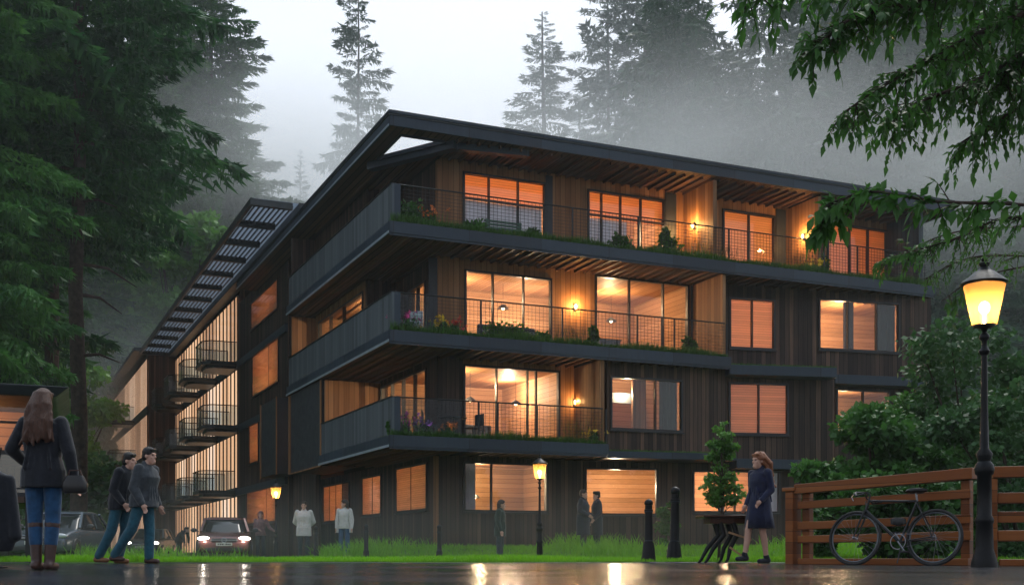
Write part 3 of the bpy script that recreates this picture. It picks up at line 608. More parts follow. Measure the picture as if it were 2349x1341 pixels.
wl = MB(); wl.box(-5, 1.97, -.1, .1, 1.06, 1.17); wl.box(1.97, 2.1, -.1, 3, 1.06, 2.86); wl.box(-5, 1.97, 2.9, 3, 1.06, 2.86); wl.box(-5, 1.97, 0, 2.9, 1.06, 1.15); wl.box(-5, 1.97, .01, 2.9, 1.9, 1.93); wl.build('wall', M['dark_boards'], PV)
inn = MB(); inn.box(-4.9, 1.96, 1.6, 1.65, 1.94, 2.85); inn.build('interior', M['back_wood'], PV)
[lamp('pavilion_light', PV.matrix_basis @ Vector(q), e, (1, .52, .2), .1) for q, e in (((-1.2, .8, 2.6), 34), ((.9, .8, 2.6), 26), ((0, 1.4, 1.6), 4))]
lg = MB()
for x in (-5, -1.6, 1.75): lg.box(x, x+.15, .1, .25, -.1, 1.06)
lg.build('support_post', M['frame'], PV)
# ------------------------------------------------------------------ conifers
def bough(rg, L, nst, K, size, droop):
    T = []
    for i in range(nst):
        t = .1+.9*(i+rg.random())/nst; base = np.array([L*t, 0, L*(.10*t-droop*t*t)+(.1*L*max(0, t-.8))])
        tw = .42*L*(1-t)**.75*min(1, t*3)+.12*L*.3
        for sd in (-1, 1):
            d = np.array([.75, sd*(.75+.3*rg.random()), -.12-.2*rg.random()]); d /= np.linalg.norm(d)
            for k in range(K):
                q = (k+rg.random())/K; p = base+d*tw*q+np.array([0, 0, -.35*tw*q*q])
                e = d*size*(1.0+.5*rg.random())+rg.normal(0, .28, 3)*size+np.array([.25, 0, -.3])*size
                sdir = np.array([-d[1], d[0], rg.normal(0, .5)])*size*.3
                T.append((p-sdir, p+sdir, p+e))
                if rg.random() < .55:
                    hd = np.array([rg.normal(0, .2), rg.normal(0, .2), -1.0])*size*(.8+.7*rg.random()); T.append((p-sdir*.8, p+d*size*.4, p+hd))
    return np.array(T)
def conifer_mesh(name, H, z0, Rm, whorl, per, seed, size, mat, droop=.28, nst=9, K=3, ragged=.25, prof=.8, flat=1.0):
    rg = np.random.default_rng(seed); protos = [bough(rg, 1.0, nst, K, size/Rm, droop) for _ in range(6)]
    out = []; z = z0
    while z < H-.4:
        f = (z-z0)/(H-z0); rad = Rm*((1-f)**prof)*(.55+.45*min(1, f*6+.3))
        n = max(3, int(per*(.6+.4*(1-f)))); a0 = rg.random()*6.28
        for k in range(n):
            if rg.random() < .1: continue
            a = a0+6.283*(k+rg.normal(0, .22))/n; L = max(.5, rad*(1+rg.normal(0, ragged))); P = protos[rg.integers(6)]*L
            P = P*np.array([1, 1, flat]); tilt = rg.normal(.02, .1)+(.35*f)
            c, s = math.cos(tilt), math.sin(tilt); x = P[..., 0]*c-P[..., 2]*s; zz = P[..., 0]*s+P[..., 2]*c; y = P[..., 1]
            ca, sa = math.cos(a), math.sin(a)
            out.append(np.stack([x*ca-y*sa, x*sa+y*ca, zz+z+rg.normal(0, .15)], -1))
        z += whorl*(1-.45*f)*(.8+.4*rg.random())
    return np.concatenate(out)
CR = {}
def conifer(kind, loc, sc, rz, label, group, lean=0):
    if kind not in CR:
        prm = dict(low=(44, 5, 6.6, 1.05, 9, 19, .36, M['conifer'], .26, 18, 6), near=(44, 14, 6.4, 1.05, 9, 10, .36, M['conifer'], .24, 18, 6), big=(42, 5, 7.6, 1.0, 10, 11, .52, M['conifer'], .26, 16, 6), tall=(46, 3, 7.0, .95, 10, 12, .52, M['conifer'], .24, 16, 6), spruce=(80, 8, 8.4, 2.3, 7, 13, 1.0, M['conifer_far'], .3, 11, 3), slim=(80, 8, 7.4, 1.9, 8, 17, .95, M['conifer_far'], .2, 10, 3))[kind]
        H, z0, Rm, wh, per, seed, size, mt, dr, nst, K = prm
        root = empty('conifer', (0, 0, 0)); tb = MB(); rg = random.Random(seed)
        tb.tube([(rg.uniform(-.15, .15), rg.uniform(-.15, .15), H*q/8) for q in range(9)], [H*.0085*(1-q/8.4)+.03 for q in range(9)], 10)
        trk = tb.build('trunk', M['bark'], root, True); br = MB(); rr = random.Random(seed+5)
        for q in range(26):
            z = z0*.5+(H*.75)*q/26; a = rr.uniform(0, 6.28); l = rr.uniform(.25, .6)*Rm*(1-q/32); br.tube([(0, 0, z), (l*.5*math.cos(a), l*.5*math.sin(a), z+.1), (l*math.cos(a), l*math.sin(a), z-.12*l)], [.09, .06, .02], 5)
        br.build('limbs', M['bark'], trk)
        crown = npmesh('crown', conifer_mesh('crown', H, z0, Rm, wh, per, seed, size, mt, dr, nst, K, ragged=.32 if kind == 'spruce' else .2, prof={'spruce': .45, 'slim': .6, 'near': .6, 'low': .6}.get(kind, .65)), mt, root); CR[kind] = root
        r = root
    else: r = copy_tree(CR[kind])
    r.location = loc; r.scale = (sc[0], sc[0], sc[1]); r.rotation_euler = (lean, 0, rz); tag(r, label, 'tree', group); return r
def X(x, D): return (x-CX)/F_PX*D
gL = 'tall conifers standing at the left'
conifer('low', (X(-70, 46), 46, 0), (.66, 1.0), .3, 'broad dark conifer cut off by the left picture edge, its boughs nearest the viewer', gL)
conifer('near', (X(178, 54), 54, 0), (1.0, 1.12), 1.9, 'dark conifer whose bare trunk shows above the pavilion roof', gL)
conifer('low', (X(-75, 74), 74, 0), (1.1, 1.25), 2.2, 'deep green conifer filling the gap behind the bare trunk at far left', gL)
conifer('near', (X(120, 70), 70, 0), (1.24, 1.35), 4.4, 'wide dark conifer with the longest boughs, reaching over the corner of the slatted eave', gL)
conifer('big', (X(330, 142), 142, 0), (1.5, 1.6), .9, 'tall dense conifer behind the light green broadleaf trees, darker of the two', gL)
conifer('tall', (X(480, 124), 124, 0), (1.75, 1.45), 4.0, 'tall conifer with sharp bough tips against the pale sky above the slatted eave', gL)
conifer('tall', (X(190, 112), 112, 0), (1.4, 1.2), 5.2, 'tall shaded conifer just left of the wing behind the pale green leaves', gL)
conifer('big', (X(385, 120), 120, 0), (1.5, 1.5), 2.4, 'tall deep green conifer between the bare trunked tree and the one with sharp bough tips', gL)
conifer('big', (X(545, 150), 150, 0), (1.15, 1.3), 3.3, 'misty conifer rising close behind the slatted eave', gL)
conifer('tall', (X(60, 100), 100, 0), (1.4, 1.1), .2, 'dim conifer in the mist deep behind the pavilion', gL)
conifer('low', (X(-170, 60), 60, 0), (1.1, 1.2), 1.2, 'dark conifer mostly beyond the left picture edge, behind the nearest one', gL)
gS = 'misty spruces on the slope behind the roof'
def zt(y, D): return CAMH+(HY-y)*D/F_PX
def far(kind, x, ytop, D, wpx, label, rz, base=None):
    zb = hill(X(x, D), D) if base is None else base; H = {'big': 42, 'tall': 46, 'spruce': 80, 'slim': 80}[kind]; Rm = {'big': 7.6, 'tall': 7, 'spruce': 8.4, 'slim': 7.4}[kind]
    sz = (zt(ytop, D)-zb)/H; conifer(kind, (X(x, D), D, zb-1), (wpx/2/F_PX*D/Rm, sz), rz, label, gS)
far('spruce', 822, -90, 175, 215, 'lone ragged spruce against the pale sky left of the roof peak', .4)
far('slim', 1247, 15, 215, 330, 'slender pointed spruce standing alone above the middle of the roof', 1.3)
far('spruce', 1395, -130, 215, 250, 'ragged spruce with open boughs beside the slender pointed one', 2.6)
far('spruce', 1480, -260, 205, 300, 'tall misty conifer at the left end of the hazy forest', .8)
far('spruce', 1330, 175, 250, 150, 'short faint spruce tucked between the slender one and the ragged one', 3.6)
far('slim', 690, 330, 190, 130, 'faint small spruce fading into mist left of the lone ragged spruce', 2.0)
# the hillside forest reads as one mass
base = [conifer_mesh('f', 70, 3, 10.5, 2.2, 8, 40+k, 1.35, None, .26, 9, 3) for k in range(3)]; rg = np.random.default_rng(5); out = []
for k in range(60):
    x = rg.uniform(1500, 2480); D = 135+rg.random()*95; a = rg.uniform(0, 6.28); s = rg.uniform(.9, 1.35); c, sn = math.cos(a), math.sin(a); T = base[k % 3]*s
    out.append(np.stack([T[..., 0]*c-T[..., 1]*sn+X(x, D), T[..., 0]*sn+T[..., 1]*c+D, T[..., 2]*rg.uniform(.9, 1.2)+hill(X(x, D), D)-1], -1))
o = npmesh('forest', np.concatenate(out), M['conifer_far']); tag(o, 'hazy conifer forest covering the slope behind the right half of the roof', 'forest', None, 'stuff')
# ------------------------------------------------------------------ leaf clouds
def leafcloud(rg, n, lobes, size, up=.4, aspect=.42):
    lb = np.array([(*c, *r) for c, r in lobes]); wgt = lb[:, 3]*lb[:, 4]*lb[:, 5]; wgt = wgt**.8/np.sum(wgt**.8)
    k = rg.choice(len(lb), n, p=wgt); d = rg.normal(0, 1, (n, 3)); d /= np.linalg.norm(d, axis=1)[:, None]
    r = (rg.random(n)**.42)*(1+rg.normal(0, .1, n)); p = lb[k, :3]+d*lb[k, 3:]*r[:, None]
    ax = d*.6+rg.normal(0, .7, (n, 3)); ax[:, 2] -= .25; ax /= np.linalg.norm(ax, axis=1)[:, None]
    nr = rg.normal(0, .6, (n, 3)); nr[:, 2] += up+.4; sd = np.cross(ax, nr); sd /= np.linalg.norm(sd, axis=1)[:, None]+1e-6
    s = (size*(.6+.8*rg.random(n)))[:, None]; a = p; b = p+ax*s; m1 = p+ax*s*.45+sd*s*aspect; m2 = p+ax*s*.45-sd*s*aspect
    return np.concatenate([np.stack([a, m1, b], 1), np.stack([a, b, m2], 1)])
def lobes(rg, n, R3, zc, spread, r0, r1, flat=.6):
    out = []
    for i in range(n):
        a = rg.uniform(0, 6.28); q = rg.random()**.6; z = rg.uniform(-1, 1); rr = math.sqrt(max(.05, 1-z*z*.8))
        r = rg.uniform(r0, r1); out.append(((math.cos(a)*q*rr*R3[0], math.sin(a)*q*rr*R3[1], zc+z*R3[2]), (r, r, r*flat)))
    return out
def broadleaf(name, loc, R3, zc, n, size, mat, seed, label, cat, group, nl=26, lr=(.25, .5), stems=5, flat=.6):
    rg = np.random.default_rng(seed); root = empty(name, loc, 0, label, cat, group); m_ = max(R3[:2]); L = lobes(rg, nl, R3, zc, 1, lr[0]*m_, lr[1]*m_, flat)
    npmesh('crown' if cat == 'tree' else 'foliage', leafcloud(rg, n, L, size), mat, root); tb = MB()
    for i in range(stems):
        c = L[i % len(L)][0]; b = (rg.normal(0, .12), rg.normal(0, .12), -.15); tb.tube([b, (c[0]*.35, c[1]*.35, c[2]*.5), c], [.035*m_, .022*m_, .008*m_], 6)
    for c, r in L[:14]: tb.tube([(c[0]*.3, c[1]*.3, c[2]*.6), c], [.012*m_, .005*m_], 5)
    tb.build('trunk' if cat == 'tree' else 'stems', M['bark'], root, True); return root
gB = 'light green broadleaf trees along the wing'
broadleaf('broadleaf_tree', (X(330, 110), 110, 0), (6.5, 5, 6.0), 20, 12000, .6, M['leaf_lime'], 3, 'bright yellow green broadleaf tree above the lower end of the slatted eave', 'tree', gB, 34, (.2, .38))
broadleaf('broadleaf_tree', (X(430, 108), 108, 0), (5.5, 5, 7), 24, 11000, .6, M['leaf_lime'], 4, 'hazy light green tree whose top shows highest above the slatted eave', 'tree', gB, 30, (.2, .4))
broadleaf('broadleaf_tree', (X(140, 84), 84, 0), (3.4, 4, 7.0), 8.5, 12000, .4, M['leaf_lime'], 5, 'pale green tree standing at the far end of the wing behind the brown haired woman', 'tree', gB, 34, (.25, .45))
broadleaf('broadleaf_tree', (X(262, 108), 108, 0), (5, 5, 7), 14, 11000, .6, M['leaf_lime'], 6, 'soft green tree half hidden behind the far roof of the wing', 'tree', gB, 30, (.2, .4))
broadleaf('broadleaf_tree', (X(55, 58), 58, 0), (4.5, 3, 3.2), 3.2, 8000, .36, M['leaf_dark'], 7, 'low dark broadleaf tree behind the pavilion', 'tree', gB, 26, (.2, .4))
broadleaf('broadleaf_tree', (X(205, 104), 104, 0), (4.2, 4.2, 6), 9, 8000, .5, M['leaf_lime'], 8, 'pale green tree right against the far corner of the wing, half lost in mist', 'tree', gB, 30, (.22, .42))
gR = 'shrubs growing behind the timber fence'
for a in ((2010, 22.5, (1.35, 1.2, .8), 2.15, 9000, .13, 'leaf_mid', 11, 'feathery light green shrub with layered sprays in front of the lowest wall ledge', 30, (.2, .4)),
          (2215, 25, (2.1, 1.6, 1.9), 3.0, 15000, .13, 'leaf_dark', 12, 'big dark bush behind the lit lamp post, tallest of the shrubs', 44, (.2, .38)),
          (1880, 21, (.5, .5, .75), .95, 3500, .11, 'leaf_mid', 13, 'small upright green shrub just left of the fence end', 14, (.3, .5)),
          (2080, 19.6, (1.6, .5, .5), .75, 9000, .1, 'leaf_mid', 14, 'low leafy shrub seen between the rails behind the bicycle', 34, (.14, .26)),
          (2330, 21, (1.3, 1.0, 1.5), 1.6, 8000, .11, 'leaf_dark', 15, 'dark shrub at the right picture edge behind the fence', 26, (.25, .42)),
          (2100, 24.0, (1.2, 1.0, .8), 1.5, 6000, .12, 'leaf_mid', 16, 'mid green shrub between the feathery shrub and the big dark bush', 22, (.25, .45)),
          (2140, 26.5, (2.0, 1.2, 1.2), 2.5, 14000, .12, 'leaf_mid', 18, 'wide fresh green shrub rising behind the feathery one, left of the lamp post', 40, (.18, .34)),
          (1530, 38.2, (.3, .3, .75), .95, 1600, .1, 'leaf_mid', 17, 'narrow climbing shrub against the dark wall behind the tilted bollard', 10, (.5, .8))):
    x, D, R3, zc, n, size, mt, seed, lab, nl, lr = a; broadleaf('shrub', (X(x, D), D, gz(X(x, D), D)), R3, zc, n, size, M[mt], seed, lab, 'shrub', gR, nl, lr)
# ------------------------------------------------------------------ overhanging tree at the right
def overhang():
    rg = random.Random(21); root = empty('overhanging_tree', (6.9, 9.6, 0), 0, 'leafy tree beside the view whose drooping branches hang into the upper right corner', 'tree'); O = Vector((6.9, 9.6, 0))
    tb = MB(); tb.tube([(0, 0, -.1), (.05, 0, 1.5), (-.05, .1, 3), (-.2, 0, 4.6), (-.1, 0, 6.2)], [.2, .17, .15, .11, .06], 10); tk = tb.build('trunk', M['bark'], root, True)
    lb = MB(); leaves = []; fine = []
    def leaf(p, d, s, store):
        d = d.normalized(); nr = Vector((rg.gauss(0, .5), rg.gauss(-.4, .5), 1)); sd = d.cross(nr).normalized()*s*.25; up = sd.cross(d).normalized()*s*.05
        m1 = p+d*s*.42; b = p+d*s+Vector((0, 0, -.12*s))
        store += [(p, m1+sd+up, m1), (m1+sd+up, b, m1), (p, m1, m1-sd+up), (m1-sd+up, m1, b)]
    def branch(px_, r0, nt, tl, ls, store, dens=1.0, hang=.7, skip=0):
        pts = [at(*q)-O for q in px_]; n = len(pts); cur = []
        for i in range(n-1):
            for k in range(6):
                t = k/6; p0, p1, p2, p3 = pts[max(0, i-1)], pts[i], pts[i+1], pts[min(n-1, i+2)]
                cur.append(.5*((2*p1)+(p2-p0)*t+(2*p0-5*p1+4*p2-p3)*t*t+(3*p1-p0-3*p2+p3)*t**3))
        cur.append(pts[-1]); m = len(cur); lb.tube(cur, [r0*(1-.85*i/m)+.003 for i in range(m)], 6)
        for j in range(nt):
            q = skip+(1-skip)*(j+rg.random())/nt; i = min(m-2, int(q*(m-1))); b = cur[i]; d = (cur[i+1]-cur[i]).normalized()
            tw = (d*.55+Vector((rg.gauss(0, .5), rg.gauss(0, .55), rg.gauss(-.1*hang, .4)-.35*hang))).normalized(); L = tl*rg.uniform(.5, 1.3)*(1-.35*q)
            c = [b, b+tw*L*.4, b+tw*L*.75+Vector((0, 0, -.1*L*hang)), b+tw*L+Vector((0, 0, -.28*L*hang))]; lb.tube(c, [.006, .004, .003, .0015], 4)
            nl = int(L/ls*2.0*dens)+3
            for k in range(nl):
                f = (k+.5)/nl*3; e = min(2, int(f)); p = c[e].lerp(c[e+1], f-e); dd = (c[e+1]-c[e]).normalized()
                leaf(p, dd*.55+Vector((rg.gauss(0, .5), rg.gauss(0, .5), rg.gauss(0, .4)-.38*hang)), ls*rg.uniform(.5, 1.12), store)
            leaf(c[-1], c[-1]-c[-2]+Vector((0, 0, -.05)), ls*1.1, store)
    D = 9.3
    branch([(2560, -160, D), (2300, -60, D), (2120, 0, 9), (1960, 40, 8.8), (1860, 120, 8.7)], .03, 130, .42, .1, leaves, 1.5, .5)
    branch([(2500, -150, 9.6), (2200, -110, 9.4), (1990, -70, 9.2), (1830, -30, 9), (1700, -10, 9)], .025, 90, .36, .105, leaves, 1.0, .5)
    branch([(2600, -60, D), (2330, 40, D), (2180, 110, 9.1), (2030, 195, 9), (1920, 270, 8.9)], .026, 110, .36, .085, leaves, 1.6, .6)
    branch([(2600, 60, 9.8), (2380, 110, 9.8), (2250, 180, 9.6), (2120, 230, 9.5), (2030, 275, 9.4)], .026, 110, .42, .085, leaves, 1.6, .8)
    branch([(2600, -100, 10.2), (2400, -20, 10.2), (2250, 60, 10), (2160, 150, 10)], .03, 150, .55, .085, leaves, 1.6, .8)
    branch([(2600, 180, 10), (2420, 210, 10), (2300, 270, 9.9), (2200, 330, 9.8)], .02, 70, .38, .085, leaves, 1.6, .8)
    branch([(2600, -20, 9.9), (2440, 60, 9.9), (2340, 120, 9.8), (2290, 200, 9.7)], .02, 90, .5, .085, leaves, 1.6, .8)
    branch([(2560, -200, 9), (2300, -140, 9), (2100, -80, 9), (1950, -40, 8.9)], .02, 100, .5, .11, leaves, 1.1, .9)
    branch([(2600, 500, 8.6), (2349, 470, 8.6), (2150, 462, 8.5), (2000, 440, 8.4), (1905, 470, 8.4), (1885, 520, 8.4)], .012, 62, .2, .12, leaves, 1.5, .35, .1)
    branch([(2700, 520, 10), (2330, 520, 13), (2180, 535, 15), (2070, 580, 15.4), (2015, 610, 15.6)], .011, 52, .24, .105, leaves, 1.3, .4, .1)
    branch([(2600, 600, 10.6), (2340, 500, 10.6), (2200, 545, 10.5), (2080, 580, 10.5)], .016, 90, .3, .05, fine, 1.2, .6, .1)
    branch([(2700, 620, 10.8), (2400, 590, 14.5), (2230, 590, 15.4), (2120, 640, 15.6)], .014, 80, .3, .05, fine, 1.2, .6, .1)
    branch([(2700, 640, 10), (2380, 610, 15), (2240, 640, 15.4), (2160, 690, 15.5)], .014, 26, .24, .11, leaves, 1.0, .7, .1)
    lb.build('branches', M['bark'], tk); npmesh('crown', np.array([[tuple(v) for v in t] for t in leaves]), M['leaf_branch'], root); print('LEAVES', len(leaves), len(fine))
    npmesh('sprays', np.array([[tuple(v) for v in t] for t in fine]), M['leaf_mid'], root)
overhang()
# ------------------------------------------------------------------ grass
def grass():
    rg = np.random.default_rng(9); P = []
    for n, y0, y1, h0, h1, wd in ((40000, EDGE+.1, 22.5, .03, .11, .008), (36000, 22, 29, .05, .15, .012), (44000, 28, 37, .07, .2, .014), (9000, 33, 60, .05, .12, .03)):
        y = rg.uniform(y0, y1, n); x = rg.uniform(-.47, .47, n)*y+rg.normal(0, .3, n); cl = .5+.5*np.sin(x*1.3+2*np.sin(y*.9))*np.cos(y*1.1+x*.4)
        if y0 == 33: k = x < -4.5; x, y, cl = x[k], y[k], cl[k]
        if y0 == 28:
            u = (x-P0.x)*CU+(y-P0.y)*SU; v = -(x-P0.x)*SU+(y-P0.y)*CU; k = ~((v > 1.9) & (u > 2.0)) & ~((u > 7.2) & (y > 39)); x, y, cl = x[k], y[k], cl[k]
        z = np.array([gz(a, b) for a, b in zip(x, y)]); h = (h0+(h1-h0)*rg.random(len(x)))*(.55+.8*cl)
        if y0 == 28: h = h*(1+1.3*(cl > .72)*(y > 32))
        p = np.stack([x, y, z-.01], 1); a = rg.uniform(-.8, .8, len(x)); dx = np.stack([np.cos(a), np.sin(a), a*0], 1)*(wd*(.6+.8*rg.random(len(x))))[:, None]
        b = np.stack([rg.normal(0, .35, len(x))*h, rg.normal(0, .35, len(x))*h, h], 1); md = p+b*np.array([.3, .3, .6])
        P += [np.stack([p-dx, p+dx, md+dx*.7], 1), np.stack([p-dx, md+dx*.7, md-dx*.7], 1), np.stack([md-dx*.7, md+dx*.7, p+b], 1)]
    o = npmesh('grass', np.concatenate(P), M['grass']); tag(o, 'bright green lawn with taller tufts along the building', 'grass', None, 'stuff')
grass()
# ------------------------------------------------------------------ street lamps, bollards
def lamp_glass():
    m, t, b, o = nm('lit frosted lantern glass'); b.inputs['Base Color'].default_value = (.9, .7, .4, 1); b.inputs['Roughness'].default_value = .35
    tr = N(t, 'ShaderNodeBsdfTransparent'); tr.inputs[0].default_value = (1, .85, .6, 1); tl = N(t, 'ShaderNodeBsdfTranslucent'); tl.inputs[0].default_value = (.95, .6, .25, 1)
    m1 = N(t, 'ShaderNodeMixShader'); m1.inputs[0].default_value = .55; t.links.new(tr.outputs[0], m1.inputs[1]); t.links.new(tl.outputs[0], m1.inputs[2])
    gl = N(t, 'ShaderNodeBsdfGlossy'); gl.inputs['Roughness'].default_value = .1; m2 = N(t, 'ShaderNodeMixShader'); m2.inputs[0].default_value = .05; t.links.new(m1.outputs[0], m2.inputs[1]); t.links.new(gl.outputs[0], m2.inputs[2]); t.links.new(m2.outputs[0], o.inputs['Surface']); return m
M['lantern'] = lamp_glass()
def street_lamp(loc, H, lw, label, e, gl_sides=24, col=(1, .6, .25)):
    """H total height, lw lantern top radius"""
    r = empty('street_lamp', loc, 0, label, 'street lamp', 'old fashioned lit lamp posts'); k = lw/.19
    s_ = k/1.28; zl = H-.87*s_; zg0, zg1 = zl+.02*s_, zl+.49*s_; k0 = k; kc_ = .8*s_
    p = MB(); b = .066*k
    p.lathe([(b*1.75, -.05), (b*1.75, .04), (b*1.6, .1), (b*1.25, .2), (b*1.1, .5), (b*1.25, .52), (b*1.25, .56), (b, .6), (b*.95, H*.29), (b*1.2, H*.295), (b*1.35, H*.31), (b*1.2, H*.325), (b*.85, H*.335), (b*1.0, H*.35), (b*1.1, H*.36), (b*.62, H*.375), (b*.48, H*.5), (b*.4, zl-.26*k), (b*.62, zl-.25*k), (b*.75, zl-.22*k), (b*.4, zl-.19*k), (b*.36, zl-.13*k), (b*.68, zl-.11*k), (b*.68, zl-.08*k), (b*.3, zl-.05*k), (b*.5, zl-.02*k), (lw*.5, zl), (lw*.5, zl+.02)], gl_sides)
    p.build('post', M['iron'], r, True)
    g = MB(); n = gl_sides; g.add([(q*math.cos(a*2*math.pi/n), q*math.sin(a*2*math.pi/n), z) for q, z in ((lw*.56, zg0), (lw*.97, zg1)) for a in range(n)], [(a, (a+1) % n, n+(a+1) % n, n+a) for a in range(n)]); g.build('lantern_glass', M['lantern'], r, True)
    k = kc_; c = MB(); z = zg1; c.lathe([(lw*.96, z-.01), (lw*1.06, z), (lw*1.1, z+.02*k), (lw*1.0, z+.05*k), (lw*.72, z+.12*k), (lw*.48, z+.18*k), (lw*.3, z+.21*k), (lw*.18, z+.26*k), (lw*.25, z+.29*k), (lw*.25, z+.31*k), (lw*.11, z+.33*k), (lw*.15, z+.37*k), (lw*.06, z+.41*k), (.006*k, z+.47*k)], 24); k = k0; c.build('cap', M['iron'], r, True)
    bu = MB(); zc = zg0+.2*s_; bu.ell((0, 0, zc), (.06*s_, .06*s_, .075*s_), 14, 10); bu.cap((0, 0, zg0), (0, 0, zc-.05*k), .012*k, .012*k); bu.build('bulb', M['bulb_lamp'], r, True); return r
def on(x, D, z=None): return (X(x, D), D, gz(X(x, D), D) if z is None else z)
street_lamp(on(2258, 13.6), 3.66, .243, 'large black lamp post glowing at the timber fence beside the bicycle', 42)
street_lamp(on(1238, 29.0), 2.76, .185, 'slim lit lamp post on the lawn in front of the wide ground floor window', 30)
street_lamp(on(633, 33.5), 2.4, .16, 'dim lamp post beside the red car, its lantern turned greenish by the mist', 14, 24, (1, .8, .4))
def bollard(loc, H, rb, label, tilt=0, collar=False):
    r = empty('bollard', loc, 0, label, 'bollard', 'black cast iron bollards'); r.rotation_euler = (0, tilt, 0); b = rb; p = MB()
    if collar: pr = [(b*1.75, -.05), (b*1.75, .03), (b*1.55, .09), (b*1.3, .28), (b*1.0, .33), (b*.9, H*.6), (b*.85, H*.78)]
    else: pr = [(b*1.35, -.05), (b*1.35, .04), (b*1.25, .1), (b*1.2, .3), (b*.9, .34), (b*.85, H*.78)]
    p.lathe(pr+[(b*1.02, H*.785), (b*1.02, H*.83), (b*.84, H*.835), (b*.84, H*.9)], 20); p.build('post', M['iron'], r, True)
    c = MB(); c.lathe([(b*.84, H*.903), (b*.95, H*.91), (b*1.0, H*.94), (b*.85, H*.97), (b*.5, H*.99), (.01, H)], 20); c.build('cap', M['iron'], r, True)
    g = MB()
    for z in (.34, H*.79): g.lathe([(b*1.0, z), (b*1.1, z+.008), (b*1.0, z+.016)], 20)
    g.build('ring', M['fascia'], r, True)
for x, D, H, rb, lab, tl, cl in ((725, 33, 1.0, .068, 'small black bollard right of the person in the long white jumper', 0, 0), (840, 32, 1.05, .068, 'black bollard right of the woman in the open white cardigan', 0, 0), (1008, 31, 1.02, .07, 'black bollard standing below the building corner post', 0, 0), (1488, 20, 1.06, .075, 'stout black bollard with flared foot, shorter of the close pair', 0, 1), (1546, 20.4, 1.3, .085, 'tallest black bollard, slightly leaning, beside the dark table', .02, 1)):
    bollard(on(x, D), H, rb, lab, tl, cl)
# ------------------------------------------------------------------ fence
def fence():
    a, c = Vector((X(1845, 17.0), 17.0, 0)), Vector((X(2228, 15.2), 15.2, 0)); d = (c-a).normalized(); ang = math.atan2(d.y, d.x)
    r = empty('timber_fence', a, ang, 'orange stained timber rail fence with the bicycle leaning on it', 'fence'); L = (c-a).length
    def bx(name, x0, x1, y0, y1, z0, z1): q = MB(); q.box(x0, x1, y0, y1, z0, z1); q.v = [(x, y, z*(1+slope*x)) for x, y, z in q.v]; return q.build(name, M['orange_wood'], r, bevel=.008)
    slope = .087/L
    bx('top_rail', -.12, L+.05, -.09, .1, 1.03, 1.165)
    for z in (.86, .56, .36): bx('rail', -.1, L, -.03, .03, z-.055, z+.055)
    bx('base_rail', -.05, L, -.1, .06, .0, .085)
    for x in (-.2, .0, L-.1): bx('post', x-.06, x+.06, .035, .15, -.05, 1.026)
    q = MB(); q.box(-.26, -.13, -.1, .12, -.05, 1.06); q.box(-.3, -.09, -.13, .15, 1.063, 1.12); q.build('end_post', M['orange_wood'], r, bevel=.01)
    a2 = Vector((X(2292, 14.9), 14.9, 0)); r2 = empty('timber_fence', a2, R(-16), 'short timber fence bay to the right of the large lamp post', 'fence'); r, r0 = r2, r; slope = 0
    bx('top_rail', -.08, 2.2, -.09, .1, 1.12, 1.26)
    for z in (.86, .62, .38): bx('rail', -.02, 2.2, -.03, .03, z-.07, z+.07)
    bx('base_rail', 0, 2.2, -.08, .06, 0, .085); bx('post', -.14, -.025, -.06, .1, -.05, 1.11); bx('post', 1.9, 2.02, .035, .15, -.05, 1.11)
    return a, ang
FA, FANG = fence()
